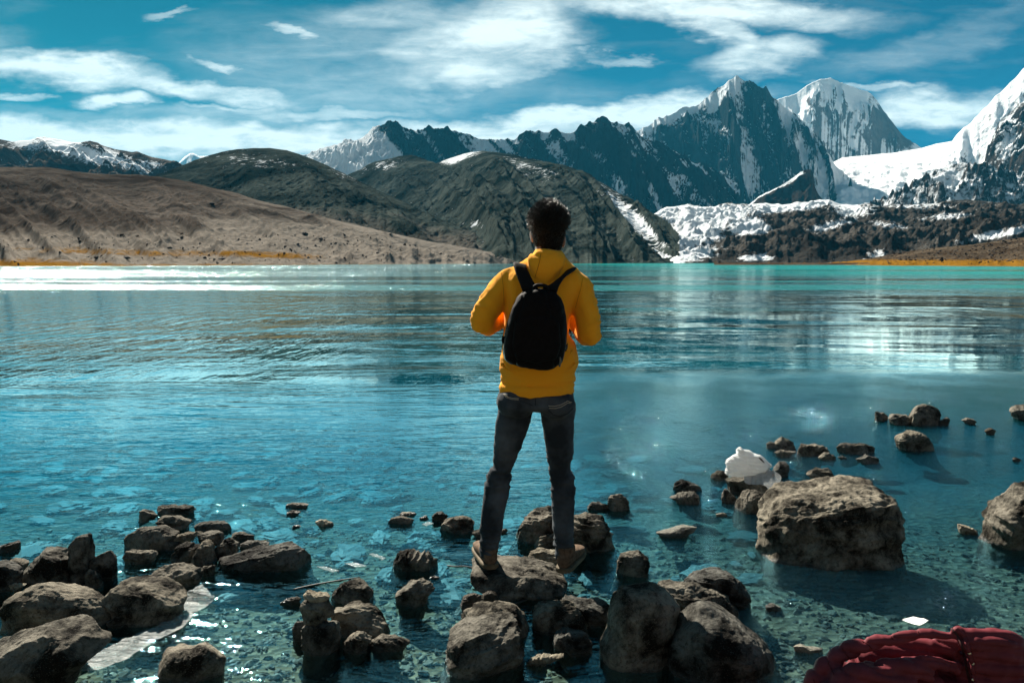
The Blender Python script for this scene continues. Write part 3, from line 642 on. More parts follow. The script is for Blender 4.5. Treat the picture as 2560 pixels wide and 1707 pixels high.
rock(K3, 'boulder', 'oval boulder alone near the bottom edge, left of the cairn', [(1070,1215),(1110,1165),(1200,1150),(1310,1148),(1420,1120),(1500,1150),(1548,1230),(1535,1300),(1400,1372),(1150,1390),(1080,1330)], ang=.35)
rock(K3, 'stone', 'thin flat stone barely above water, right of the left cluster', [(1930,180),(1990,155),(2150,165),(2080,190),(1990,195)])
rock(K3, 'stone', 'dark small stone just in front of the thin flat one', [(1945,225),(1990,205),(2075,215),(2000,247)], m=3)
rock(K3, 'stone', 'pale oval stone alone in open water left of the man', [(2150,285),(2200,265),(2285,295),(2250,318),(2190,318)], m=2)
rock(K3, 'stone', 'tiny dark stone left of the pale oval one', [(1985,315),(2020,303),(2065,315),(2010,330)], m=3)
# -- cairn and the rocks round it
rock(K4, 'stone', 'dark pillar-like stone at the bottom of the small cairn', [(150,985),(200,960),(400,965),(418,1040),(415,1200),(330,1290),(190,1290),(155,1190)], yd=3.10, dr=.9, ang=.5, q=3.5, m=1)
rock(K4, 'stone', 'broad middle stone of the small cairn', [(138,850),(165,815),(335,805),(350,860),(372,920),(330,975),(170,975),(150,930)], yd=3.10, dr=.85, ang=.8, ext=0)
rock(K4, 'stone', 'flat top stone of the small cairn', [(155,755),(205,758),(240,775),(330,772),(348,800),(310,822),(200,828),(165,795)], yd=3.10, dr=1.0, ang=.8, m=2, ext=0)
rock(K4, 'rock', 'humped rock behind the small cairn', [(340,800),(380,755),(440,700),(510,665),(560,680),(620,750),(652,820),(600,858),(400,850)], yb=860)
rock(K4, 'boulder', 'sloping boulder against the right side of the cairn', [(350,850),(480,835),(590,850),(690,930),(778,1010),(700,1060),(420,1100),(350,1000)], ang=.8)
rock(K4, 'rock', 'rounded rock showing left of the cairn foot', [(82,1005),(110,968),(170,960),(180,1110),(130,1125),(92,1090)], ang=.4)
rock(K4, 'rock', 'small pyramid rock in front of the sloping boulder', [(430,1110),(490,1070),(570,1028),(632,1080),(600,1140),(480,1195)], ang=.9)
rock(K4, 'rock', 'almond-shaped flat rock right of the small pyramid one', [(603,1120),(680,1065),(780,1065),(897,1110),(800,1160),(700,1178),(640,1160)], ang=.4)
rock(K4, 'stone', 'glistening wet stone left of the cairn top', [(0,835),(80,795),(155,800),(130,845),(10,855)], m=3)
rock(K4, 'rock', 'rounded rock standing alone left of the man', [(743,590),(780,510),(850,475),(1000,490),(1060,540),(1092,575),(1050,632),(830,636)], ext=.1)
rock(K4, 'rock', 'tilted dark rock nearer than the rounded one left of the man', [(785,785),(830,740),(880,700),(960,655),(1010,670),(1062,745),(1000,805),(920,872),(830,845)], ang=.9)
rock(K4, 'stone', 'low banded stone left of the small dark one in mid water', [(725,290),(780,245),(860,245),(925,275),(900,298),(760,303)], m=0)
rock(K4, 'stone', 'thin pale stone just behind the low banded one', [(805,228),(850,215),(960,230),(880,247)], m=2)
rock(K4, 'stone', 'tiny dark stone between two stones in mid water', [(950,258),(1000,240),(1015,265),(960,272)], m=3)
rock(K4, 'rock', 'small dark angular rock left of the man in mid water', [(1030,245),(1070,212),(1110,220),(1152,245),(1120,288),(1050,292)], ang=1, m=3)
rock(K4, 'rock', 'domed rock just left of the man left knee', [(1090,325),(1130,265),(1200,250),(1300,258),(1362,300),(1345,335),(1240,365),(1120,370)])
rock(K4, 'rock', 'small rock half hidden by the man left shin', [(1295,352),(1330,338),(1400,340),(1430,395),(1360,402)])
rock(K4, 'stone', 'small dark stone between the man legs', [(1505,340),(1550,330),(1562,350),(1510,368)], m=3)
rock(K4, 'boulder', 'boulder between the man legs with a lit left slope', [(1603,350),(1630,290),(1720,215),(1860,180),(1960,220),(1940,380),(1740,432),(1620,405)], ang=.8)
rock(K4, 'rock', 'low knobbly rock in front of the boulder between the legs', [(1735,440),(1800,380),(1870,370),(1950,400),(1950,460),(1780,470)], ang=.8)
rock(K4, 'boulder', 'craggy boulder right of the man right shin', [(1960,260),(2010,235),(2100,222),(2200,245),(2270,310),(2292,380),(2285,490),(2150,508),(2040,470),(1960,380)], ang=.9, crag=1.3)
rock(K4, 'rock', 'knobbly pale rock between the man feet', [(1690,535),(1720,490),(1800,470),(1900,480),(1940,540),(1880,600),(1800,605),(1710,570)], m=2, ang=.8)
stand = rock(K4, 'boulder', 'flat broken boulder the man stands on', [(1300,600),(1330,565),(1500,555),(1640,575),(1780,605),(1900,630),(1965,670),(1950,730),(1830,775),(1700,815),(1560,765),(1380,690),(1310,650)], yd=3.76, dr=1.55, ang=.6, flat=.088, q=3.5, ext=1.2)
rock(K4, 'rock', 'glittering wet rock below the man left foot', [(1225,870),(1260,790),(1330,765),(1400,800),(1385,850),(1250,885)], m=3)
rock(K4, 'rock', 'brown wet rock next to the glittering one', [(1375,790),(1420,755),(1475,755),(1505,820),(1500,862),(1400,850)], m=3, ang=.4)
rock(K4, 'boulder', 'grooved boulder behind the big square one', [(1208,1000),(1230,900),(1330,848),(1500,850),(1620,890),(1700,950),(1725,1020),(1680,1100),(1500,1120),(1300,1100)], ang=.7)
rock(K4, 'boulder', 'big square-shouldered boulder at the bottom centre', [(1065,1290),(1100,1230),(1140,1200),(1160,1070),(1250,1000),(1400,975),(1530,955),(1640,970),(1672,1100),(1672,1250),(1650,1310),(1400,1345),(1150,1330)], ang=.5, dr=1.0, q=3)
rock(K4, 'boulder', 'boulder crossed by a broad shadow, right of the grooved one', [(1722,930),(1760,842),(1870,810),(1980,825),(2060,900),(2115,1000),(1960,1040),(1800,1062),(1740,1030)], ang=.6)
rock(K4, 'boulder', 'pale-topped boulder between the shadowed one and the dark mass', [(1900,830),(1960,802),(2120,822),(2250,815),(2290,870),(2250,985),(2120,1012),(2030,950)], ang=.6)
rock(K4, 'rock', 'rough lit rock in front of the shadow-crossed boulder', [(1832,1110),(1880,1040),(1950,1020),(2100,1045),(2140,1120),(2130,1190),(2000,1208),(1860,1170)], ang=.9)
rock(K4, 'stone', 'low flat stone strip right of the big square boulder', [(1675,1250),(1740,1195),(1850,1185),(1965,1190),(1820,1245),(1720,1285)], m=2)
rock(K4, 'stone', 'small flat stone near the tilted dark rock', [(1010,668),(1050,655),(1095,662),(1060,675)], m=3)
# -- dark mass at the bottom right of centre, and the right half
rock(K5, 'boulder', 'smooth dark round-headed boulder, left of the front mass', [(85,990),(130,900),(140,790),(155,725),(210,680),(370,668),(440,700),(510,775),(480,900),(450,1191),(115,1210)], ang=.2, crag=.35, dr=.9, yb=1130)
rock(K5, 'boulder', 'lit sloping slab boulder between the dark round one and the back one', [(380,670),(460,655),(560,662),(700,710),(790,755),(830,810),(832,870),(700,900),(560,880),(450,800)], yb=900, ang=.5, m=0)
rock(K5, 'boulder', 'boulder with a lit crown at the back of the front mass', [(450,670),(600,600),(720,574),(800,590),(840,640),(887,710),(855,810),(760,800),(600,760)], yb=815, ang=.7)
rock(K5, 'boulder', 'big smooth boulder with a sunlit right rim, bottom centre right', [(430,960),(470,850),(560,790),(650,778),(740,810),(900,920),(1020,1025),(1058,1110),(1060,1290),(430,1290)], yb=1215, ang=.35, crag=.45, dr=.9)
rock(K5, 'rock', 'lone domed rock right of the man, in front of the craggy boulder', [(158,595),(190,510),(290,485),(332,520),(368,580),(335,620),(190,628)], ang=.5, ext=.1)
rock(K5, 'boulder', 'huge boulder with a pale lit top and dark front', [(913,380),(930,280),(1000,200),(1060,165),(1220,135),(1400,115),(1560,108),(1630,150),(1672,210),(1662,330),(1645,480),(1560,565),(1300,585),(1050,510),(920,440)], ang=.2, dr=.95, q=2.7, crag=1.4)
rock(K5, 'boulder', 'tall boulder cut by the right edge of the picture', [(2158,350),(2190,290),(2260,220),(2352,140),(2460,110),(2560,200),(2560,440),(2450,510),(2300,492),(2190,440)], ang=.8, dr=.9)
rock(K5, 'stone', 'bone-shaped flat stone left of the huge boulder', [(372,382),(460,373),(520,350),(600,347),(612,365),(500,417),(440,405)], m=2, ang=.3)
rock(K5, 'stone', 'small pale disc stone left of the huge boulder', [(693,292),(740,278),(778,295),(715,304)], m=2)
rock(K5, 'rock', 'back one of a touching pair of rocks left of the white bag', [(475,145),(490,112),(520,100),(600,130),(642,155),(590,174),(500,170)])
rock(K5, 'rock', 'front one of a touching pair of rocks left of the white bag', [(453,202),(500,180),(540,168),(600,175),(627,220),(560,242),(490,222)])
rock(K5, 'stone', 'low stone attached to the left of the lumpy dark rock', [(15,252),(40,222),(120,230),(137,260),(45,270)])
rock(K5, 'rock', 'lumpy dark rock with a tiny cap, right of the man', [(120,252),(135,200),(165,172),(200,178),(240,215),(242,262),(200,277),(130,272)], ang=1, crag=1.4)
rock(K5, 'rock', 'small wedge rock below the white bag', [(735,220),(735,155),(760,150),(817,205),(800,237)])
rock(K5, 'boulder', 'rounded boulder leaning on the huge one, under the bag', [(800,245),(840,170),(930,162),(1000,195),(1010,260),(930,290),(815,268)], ang=.4)
rock(K5, 'rock', 'dark rock directly beneath the white bag', [(752,92),(820,70),(960,80),(1010,110),(1010,185),(870,195),(790,190)], yb=196)
rock(K5, 'rock', 'knobby dark rock sticking out left of the white bag', [(673,92),(710,55),(760,55),(785,105),(690,114)])
rock(K5, 'rock', 'egg-shaped rock behind the right side of the white bag', [(1005,55),(1040,8),(1085,8),(1097,50),(1072,92),(1035,82)], ang=.3)
rock(K5, 'rock', 'dark rock between the white bag and the huge boulder', [(1020,130),(1060,112),(1100,130),(1120,175),(1020,180)], m=3)
rock(K5, 'rock', 'lit flat-topped rock behind the huge boulder', [(1183,76),(1240,42),(1310,48),(1357,85),(1330,112),(1230,98)])
rock(K5, 'stone', 'pale stone with a pointed right end, far right', [(1988,355),(2005,342),(2035,345),(2117,385),(2080,402),(2010,388)], m=2)
rock(K5, 'stone', 'small wet stone in shallows right of the front mass', [(968,778),(1010,765),(1078,795),(1030,812),(980,802)])
rock(K5, 'stone', 'bone-like pale stone left of the maroon jacket', [(1118,995),(1130,982),(1165,985),(1200,1000),(1282,1008),(1270,1035),(1130,1030)], m=2, crag=.5)
rock(K6, 'stone', 'small rock at the left end of the far row', [(695,388),(730,365),(765,375),(772,405),(720,417)])
rock(K6, 'rock', 'peaked dark rock in the far row', [(750,390),(800,328),(870,370),(892,400),(850,427),(770,420)], ang=.9)
rock(K6, 'rock', 'flat blocky rock in the middle of the far row', [(885,405),(940,378),(1080,375),(1122,410),(1080,440),(1000,467),(900,447)], q=3.5)
rock(K6, 'stone', 'low pale slab in front of the peaked dark rock', [(753,430),(800,418),(902,430),(850,460),(770,472)])
rock(K6, 'stone', 'round pale-topped stone in front of the blocky far rock', [(1038,468),(1090,432),(1162,470),(1130,494),(1060,492)])
rock(K6, 'stone', 'tiny stone beside the round pale-topped one', [(1160,466),(1190,458),(1227,475),(1180,482)])
rock(K6, 'rock', 'broad low pale rock right of the far row', [(1143,412),(1200,380),(1330,375),(1407,405),(1380,437),(1240,452)], ang=.6)
rock(K6, 'rock', 'pale rock with a sloping right end, below the broad pale one', [(1273,487),(1350,450),(1400,458),(1432,500),(1390,517)], m=0)
rock(K6, 'boulder', 'squat boulder with a beak at its right end, below the far group', [(1533,355),(1570,310),(1660,300),(1740,335),(1777,375),(1762,437),(1600,405),(1540,385)], ang=.6)
rock(K6, 'rock', 'horned rock at the left of the farthest group', [(1400,178),(1418,172),(1430,188),(1448,180),(1482,198),(1485,237),(1405,242)], ang=.9)
rock(K6, 'rock', 'low rock in the middle of the farthest group', [(1465,205),(1510,180),(1580,185),(1632,230),(1642,262),(1500,258)])
rock(K6, 'boulder', 'round upright boulder topping the farthest group', [(1615,205),(1650,145),(1720,125),(1790,150),(1810,200),(1792,248),(1700,268),(1640,252)], ang=.3, crag=.6)
rock(K6, 'stone', 'slim stone leaning on the front of the round upright boulder', [(1638,240),(1642,190),(1675,170),(1700,200),(1682,262)], yb=272)
rock(K6, 'stone', 'dark low stone at the right end of the farthest group', [(1800,238),(1870,212),(1887,240),(1850,270),(1800,267)], m=3)
rock(K6, 'stone', 'small pale-topped stone right of the farthest group', [(1948,232),(2000,213),(2062,240),(2020,264)])
rock(K6, 'stone', 'small dark stone nearer than the pale-topped one, far right', [(2093,302),(2140,278),(2177,300),(2150,327)], m=3)
rock(K6, 'rock', 'dark pointed rock cut by the right edge, far out', [(2253,178),(2310,135),(2400,125),(2430,210),(2380,235),(2300,207)], ang=.8)
rock(K6, 'stone', 'tiny stone near the right edge, alone in blue water', [(2268,482),(2300,465),(2332,480),(2300,497)])

# -- pebbles and pale sunken stones
rs = np.random.RandomState(5)
def scatter(name, label, cat, n, place, size, mat, flatness=.45, lv=2, kind='stuff', tilt=.25):
    v0, f0 = ico(lv); vs, fs = [], []
    for i in range(n):
        x, y, z = place(i); s_ = size(i)
        q = v0 * (1 + .28 * rs.normal(size=(len(v0), 1)) * .5)
        d = rs.normal(size=3); d /= np.linalg.norm(d); ov = np.clip(q @ d - .6, 0, None); q = q - ov[:, None] * d
        q = q * (s_, s_ * rs.uniform(.4, .85), s_ * flatness * rs.uniform(.7, 1.2))
        a = rs.uniform(0, 6.28); c_, s2 = math.cos(a), math.sin(a)
        q = q @ np.array([[c_, s2, 0], [-s2, c_, 0], [0, 0, 1]])
        q[:, 2] += q[:, 0] * rs.normal() * tilt
        vs.append(q + (x, y, z)); fs.append(f0 + i * len(v0))
    o = mesh(name, np.concatenate(vs), np.concatenate(fs), mat, smooth=False)
    return tag(o, label, cat, kind=kind)
def pebble_mat(name, a, b_):
    m, t, b = material(name)
    ri = t.new('ShaderNodeNewGeometry').outputs['Random Per Island']
    g = t.new('ShaderNodeNewGeometry').outputs['Position']
    cr = t.new('ShaderNodeValToRGB'); t.put(cr.inputs[0], ri)
    e = cr.color_ramp.elements; e[0].color = a; e[1].color = b_; e[1].position = 1
    x = cr.color_ramp.elements.new(.55); x.color = tuple((p * 2 + r_) / 3 for p, r_ in zip(a, b_))
    t.put(b.inputs['Base Color'], t.mix(t.mr(t.noise(g, 60, 4), .4, .7, 0, .5), cr.outputs[0], a)); b.inputs['Roughness'].default_value = .6; b.inputs['Specular IOR Level'].default_value = .1
    return m
m_peb = pebble_mat('pebbles', (.035, .034, .032, 1), (.27, .245, .20, 1))
m_sunk = pebble_mat('sunken_stones', (.045, .095, .11, 1), (.20, .25, .26, 1))
pp = []
while len(pp) < 7500:
    y = rs.uniform(2.35, 4.9); x = rs.uniform(-.72, .72) * y
    if rs.rand() < (1.35 - (y - 2.35) / 2.6): pp.append((x, y))
pa = np.array(pp); pz = bed(pa[:, 0], pa[:, 1])
scatter('pebbles', 'small grey and brown pebbles covering the lake bed close to the shore', 'pebbles', len(pp),
        lambda i: (pa[i, 0], pa[i, 1], pz[i] + .004), lambda i: .008 + .020 * rs.rand() ** 2.2, m_peb)
sa = np.array([(rs.uniform(-.75, .38) * (y_ := 3.7 + 6.5 * rs.rand() ** .8), y_) for i in range(1000)]); sz = bed(sa[:, 0], sa[:, 1])
scatter('sunken_stones', 'pale flat stones lying under the clear blue water', 'stones', len(sa),
        lambda i: (sa[i, 0], sa[i, 1], sz[i] + .02), lambda i: .03 + .12 * rs.rand() ** 2.2, m_sunk, flatness=.18, lv=3, tilt=.08)
# ---------------------------------------------------------------- person
from mathutils.bvhtree import BVHTree
YP = 3.72
def A1(x, y, dy=0.0): return at(1080 + x * .34437, 460 + y * .34437, YP + dy)
def A2(x, y, dy=0.0): return at(1080 + x * .34437, 940 + y * .34437, YP + dy)
class Geo:
    def __init__(s): s.v = []; s.f = []
    def add(s, v, f):
        n = sum(len(a) for a in s.v); s.v.append(np.asarray(v, float)); s.f += [tuple(int(i) + n for i in q) for q in f]
    def rings(s, rings):
        m = len(rings[0]); v = np.concatenate([np.asarray(r, float) for r in rings]); f = []
        for i in range(len(rings) - 1):
            for j in range(m):
                k = (j + 1) % m; f.append((i * m + j, i * m + k, (i + 1) * m + k, (i + 1) * m + j))
        f.append(tuple(range(m - 1, -1, -1))); f.append(tuple((len(rings) - 1) * m + j for j in range(m)))
        s.add(v, f)
    def tube(s, pts, rad, m=14, sub=4, flat=None):
        """smooth tapered tube; flat = (wide, thin, up vector) makes a strap"""
        P = np.array([tuple(p) for p in pts], float); r = np.broadcast_to(np.asarray(rad, float), (len(P),) if np.ndim(rad) < 2 else np.shape(rad))
        tt = np.linspace(0, len(P) - 1, (len(P) - 1) * sub + 1)
        Q = cat(P, tt); rr = np.interp(tt, np.arange(len(P)), r)
        T = np.gradient(Q, axis=0); T /= np.linalg.norm(T, axis=1)[:, None] + 1e-9
        up = np.array([0, 0, 1.0]) if abs(T[0][2]) < .9 else np.array([0, 1.0, 0])
        rings = []
        n_ = np.cross(T[0], up); n_ /= np.linalg.norm(n_)
        a = np.arange(m) / m * 2 * np.pi
        for i in range(len(Q)):
            n_ = n_ - T[i] * (n_ @ T[i]); n_ /= np.linalg.norm(n_) + 1e-9; b_ = np.cross(T[i], n_)
            rings.append(Q[i] + rr[i] * (np.cos(a)[:, None] * n_ + np.sin(a)[:, None] * b_))
        s.rings(rings)
    def strap(s, pts, wid, th, side, sub=5, m=16):
        P = np.array([tuple(p) for p in pts], float); tt = np.linspace(0, len(P) - 1, (len(P) - 1) * sub + 1)
        Q = cat(P, tt); W = np.interp(tt, np.arange(len(P)), np.broadcast_to(wid, len(P)))
        Sd = cat(np.array([tuple(x) for x in side], float), tt)
        T = np.gradient(Q, axis=0); T /= np.linalg.norm(T, axis=1)[:, None] + 1e-9
        a = np.arange(m) / m * 2 * np.pi; cx = np.sign(np.cos(a)) * np.abs(np.cos(a)) ** .6; sx = np.sign(np.sin(a)) * np.abs(np.sin(a)) ** .6
        rings = []
        for i in range(len(Q)):
            u = Sd[i] - T[i] * (Sd[i] @ T[i]); u /= np.linalg.norm(u) + 1e-9; n_ = np.cross(T[i], u)
            rings.append(Q[i] + W[i] / 2 * cx[:, None] * u + th / 2 * sx[:, None] * n_)
        s.rings(rings)
    def ell(s, c, r, rot=None, n=4):
        v, f = ico(n); v = v * np.array(r)
        if rot is not None: v = v @ np.array(rot.to_3x3()).T
        s.add(v + np.array(tuple(c)), f)
    def obj(s, name, mat, parent=None, voxel=None, smooth=0, fn=None, loc=None):
        v = np.concatenate(s.v); f = s.f
        if voxel:
            me = bpy.data.meshes.new('tmp'); me.from_pydata([tuple(p) for p in v], [], f)
            o = bpy.data.objects.new('tmp', me); C.objects.link(o)
            md = o.modifiers.new('r', 'REMESH'); md.mode = 'VOXEL'; md.voxel_size = voxel
            if smooth:
                sm = o.modifiers.new('s', 'SMOOTH'); sm.factor = .5; sm.iterations = smooth
            ev = o.evaluated_get(bpy.context.evaluated_depsgraph_get()); m2 = bpy.data.meshes.new_from_object(ev)
            n = len(m2.vertices); v = np.zeros(n * 3); m2.vertices.foreach_get('co', v); v = v.reshape(-1, 3)
            f = [tuple(p.vertices) for p in m2.polygons]
            if fn is not None:
                nn = np.zeros(n * 3); m2.vertices.foreach_get('normal', nn); v = fn(v, nn.reshape(-1, 3))
            bpy.data.objects.remove(o); bpy.data.meshes.remove(me); bpy.data.meshes.remove(m2)
        return mesh(name, v, f, mat, parent, loc=loc)
def cat(P, tt):
    n = len(P); i = np.clip(np.floor(tt).astype(int), 0, n - 2); u = (tt - i)[:, None]
    p0, p1, p2, p3 = P[np.clip(i - 1, 0, n - 1)], P[i], P[i + 1], P[np.clip(i + 2, 0, n - 1)]
    return .5 * (2 * p1 + (p2 - p0) * u + (2 * p0 - 5 * p1 + 4 * p2 - p3) * u ** 2 + (3 * p1 - p0 - 3 * p2 + p3) * u ** 3)
def hring(AA, y, xl, xr, dep, dy=0.0, m=40, e=2.3):
    l, r = AA(xl, y, dy), AA(xr, y, dy); c = (l + r) / 2; rx = (r - l).length / 2
    a = np.arange(m) / m * 2 * np.pi; ca, sa = np.cos(a), np.sin(a)
    k = (np.abs(ca) ** e + np.abs(sa) ** e) ** (-1 / e)
    ax = (r - l) / (2 * rx)
    return np.stack([c.x + rx * ca * k * ax.x, c.y + dep * sa * k, c.z + rx * ca * k * ax.z], 1)
def skinmat(name, col):
    m, t, b = material(name); b.inputs['Base Color'].default_value = col + (1,); b.inputs['Roughness'].default_value = .5
    b.inputs['Subsurface Weight'].default_value = .25; b.inputs['Subsurface Radius'].default_value = (1, .25, .1); b.inputs['Subsurface Scale'].default_value = .02
    return m
m_skin = skinmat('skin', (.20, .095, .055))
root = bpy.data.objects.new('person', None); C.objects.link(root)
root.location = A2(720, 1390); root.empty_display_size = .3
tag(root, 'young man seen from behind in a yellow hoodie and dark jeans, standing on rocks', 'person')

# -- body (one continuous surface)
B = Geo()
HC = at(1371, 582, YP + .02)
hv, hf = ico(5); q = hv.copy()
q = q * (.069, .096, .118)
q[:, 0] *= 1 - .28 * sstep(0, -.11, q[:, 2]) * sstep(-.09, .04, q[:, 1])
B.add(q + np.array(HC), hf)
B.ell(HC + Vector((0, .045, -.062)), (.050, .052, .052)); B.ell(HC + Vector((0, .082, -.103)), (.022, .018, .018))
B.tube([HC + Vector((0, -.015, -.03)), at(1368, 636, YP), A1(845, 600), A1(845, 680)], [.060, .056, .060, .09])
B.rings([hring(A1, y, a, b_, d) for y, a, b_, d in [(590, 720, 960, .05), (620, 620, 1040, .07), (680, 540, 1080, .085), (800, 560, 1010, .09), (1000, 570, 960, .085), (1250, 560, 990, .09), (1480, 540, 990, .10)]])
B.rings([hring(A2, y, a, b_, d) for y, a, b_, d in [(90, 520, 1000, .10), (160, 510, 1000, .10), (215, 540, 1000, .09)]])
LEGL = [(180,470,735),(230,482,738),(330,462,715),(400,455,694),(520,445,655),(610,449,614),(660,440,600),(700,420,585),(740,402,573),(800,384,567),(870,377,552),(1000,359,522),(1100,349,510),(1190,350,499),(1240,350,482),(1300,352,474)]
LEGR = [(180,770,1040),(240,784,1046),(320,794,1030),(450,815,1030),(540,830,1028),(640,846,1006),(700,857,1014),(750,857,1038),(800,858,1037),(950,868,1032),(1100,875,1031),(1200,880,1028),(1290,885,1015),(1325,888,1004)]
def legrings(L, gr=0.0, ratio=1.06, mn=.055):
    out = []
    for y, a, b_ in L:
        w_ = (b_ - a) * .000637 / 2; kn = math.exp(-((y - 760) / 160) ** 2)
        out.append(hring(A2, y, a - gr, b_ + gr, max(w_ * ratio * (1 - .0004 * max(0, 300 - y)) , mn), dy=.02 * kn + .0 * y, e=2.15))
    return out
B.rings(legrings(LEGL, -14, .85, .03)); B.rings(legrings(LEGR, -14, .85, .03))
ARML = [A1(560, 670, 0), A1(470, 800, -.03), A1(388, 930, -.06), A1(362, 1000, -.06), A1(430, 985, .04), A1(520, 930, .12), A1(590, 880, .17)]
ARMR = [A1(1062, 720, 0), A1(1112, 860, -.03), A1(1150, 1000, -.05), A1(1150, 1085, -.05), A1(1115, 1060, .03), A1(1050, 1000, .10), A1(985, 930, .16)]
for Q in (ARML, ARMR): B.tube(Q, [.045, .042, .038, .038, .037, .031, .025])
def hand(wr, side):
    """a loosely closed hand round the strap: palm, four fingers, thumb"""
    c = wr + Vector((side * .03, .012, .02))
    B.ell(c, (.038, .018, .042), n=3)
    for k in range(4):
        z = .030 - .019 * k; ln = (.9, 1.0, .95, .78)[k]
        b0 = c + Vector((side * .028, .004, z)); 
        B.tube([b0, b0 + Vector((side * .022 * ln, .012, .002)), b0 + Vector((side * .026 * ln, -.010, -.002)), b0 + Vector((side * .008 * ln, -.022, -.004))], [.0095, .009, .0085, .0075], m=10)
    B.tube([c + Vector((-side * .005, -.008, .028)), c + Vector((side * .012, -.020, .048)), c + Vector((side * .030, -.026, .052))], [.012, .0105, .009], m=10)
hand(ARML[-1], 1); hand(ARMR[-1], -1)
# ears, nose, brow, lips
for sx, X, Y in ((-1, 1330.5, 591), (1, 1409, 604)):
    e = at(X, Y, YP + .035); B.ell(e, (.011, .017, .030), Matrix.Rotation(R(-22 * sx), 4, 'Z') @ Matrix.Rotation(R(8 * sx), 4, 'Y'), 3)
    B.ell(e + Vector((0, -.008, .006)), (.0085, .010, .022), None, 3); B.ell(e + Vector((-sx * .010, .006, 0)), (.016, .012, .02), None, 3)
B.tube([HC + Vector((0, .098, .008)), HC + Vector((0, .110, -.018)), HC + Vector((0, .120, -.036)), HC + Vector((0, .106, -.046))], [.008, .010, .013, .010])
B.ell(HC + Vector((-.012, .106, -.040)), (.009, .009, .007), n=3); B.ell(HC + Vector((.012, .106, -.040)), (.009, .009, .007), n=3)
B.tube([HC + Vector((-.045, .078, .020)), HC + Vector((-.02, .094, .024)), HC + Vector((.02, .094, .024)), HC + Vector((.045, .078, .020))], [.008, .009, .009, .008])
B.tube([HC + Vector((-.022, .086, -.066)), HC + Vector((0, .097, -.063)), HC + Vector((.022, .086, -.066))], [.004, .007, .004])
B.tube([HC + Vector((-.020, .084, -.073)), HC + Vector((0, .095, -.074)), HC + Vector((.020, .084, -.073))], [.004, .007, .004])
rl = root.location.copy()
def P_(g, name, mat, **kw):
    return g.obj(name, mat, root, loc=tuple(rl), **kw)
body = P_(B, 'body', m_skin, voxel=.0042, smooth=3)
body.location = (0, 0, 0)
m_eye = simple('eye_white', (.5, .48, .45), .2)
for sx in (-1, 1):
    E_ = Geo(); E_.ell(HC + Vector((sx * .030, .0755, .004)), (.0115, .0115, .0095), n=3)
    o = P_(E_, 'eye', m_eye); o.location = (0, 0, 0)

# -- hoodie
G = Geo()
G.rings([hring(A1, y, a, b_, d, dy) for y, a, b_, d, dy in [
    (1516, 492, 1026, .128, 0), (1500, 489, 1029, .132, 0), (1460, 494, 1032, .132, 0), (1432, 501, 1034, .127, 0), (1415, 497, 1038, .130, 0), (1340, 489, 1048, .138, 0), (1260, 498, 1055, .136, 0), (1170, 512, 1038, .130, 0),
    (1080, 520, 990, .124, 0), (980, 524, 998, .122, 0), (900, 518, 1024, .122, -.005), (830, 508, 1050, .122, -.01), (760, 500, 1075, .120, -.012), (700, 505, 1090, .112, -.012), (655, 530, 1088, .100, -.008), (620, 562, 1064, .09, 0),
    (590, 605, 1030, .082, 0), (560, 655, 1000, .078, 0), (530, 690, 975, .076, 0)]])
# standing hood collar round the neck, with the hood lying on the back
col = []
for y, a, b_, d, dy, tl in [(560, 672, 990, .088, -.005, 0), (530, 700, 975, .088, -.008, 0), (505, 725, 962, .086, -.006, 0), (484, 744, 950, .080, .0, 6), (472, 760, 942, .074, .004, 12)]:
    rg = hring(A1, y, a, b_, d, dy); rg[:, 2] -= (rg[:, 0] - rg[:, 0].mean()) / .06 * tl * .000637; col.append(rg)
G.rings(col)
G.rings([hring(A1, y, a, b_, d, dy) for y, a, b_, d, dy in [(505, 715, 958, .03, -.065), (540, 692, 968, .045, -.085), (590, 700, 950, .045, -.098), (640, 715, 925, .042, -.104), (690, 745, 890, .036, -.105), (740, 780, 845, .026, -.105)]])
for pts, r_ in [([(750, 505, -.088), (800, 508, -.10), (865, 530, -.112), (905, 552, -.11), (950, 545, -.08)], .011), ([(760, 482, -.078), (820, 488, -.088), (880, 502, -.095), (938, 512, -.07)], .010),
                ([(905, 560, -.118), (888, 600, -.135), (868, 650, -.135)], .009), ([(955, 580, -.10), (915, 610, -.125), (880, 660, -.13)], .009), ([(880, 510, -.10), (915, 530, -.10), (945, 560, -.09)], .012)]:
    G.tube([A1(*p) for p in pts], r_, m=10)
G.tube([A1(640, 690, 0), A1(572, 712, 0), A1(478, 812, -.03), A1(402, 915, -.06), A1(372, 998, -.065), A1(425, 1005, .03), A1(505, 950, .10), A1(570, 900, .15)], [.060, .070, .064, .058, .058, .056, .046, .038], m=24)
G.tube([A1(985, 720, 0), A1(1048, 750, 0), A1(1105, 870, -.03), A1(1130, 990, -.055), A1(1140, 1085, -.06), A1(1118, 1075, .03), A1(1055, 1010, .09), A1(1000, 950, .14)], [.060, .071, .063, .058, .056, .054, .046, .038], m=24)
for cx, cy, cc in ((570, 900, .15), (1000, 950, .14)):
    pass
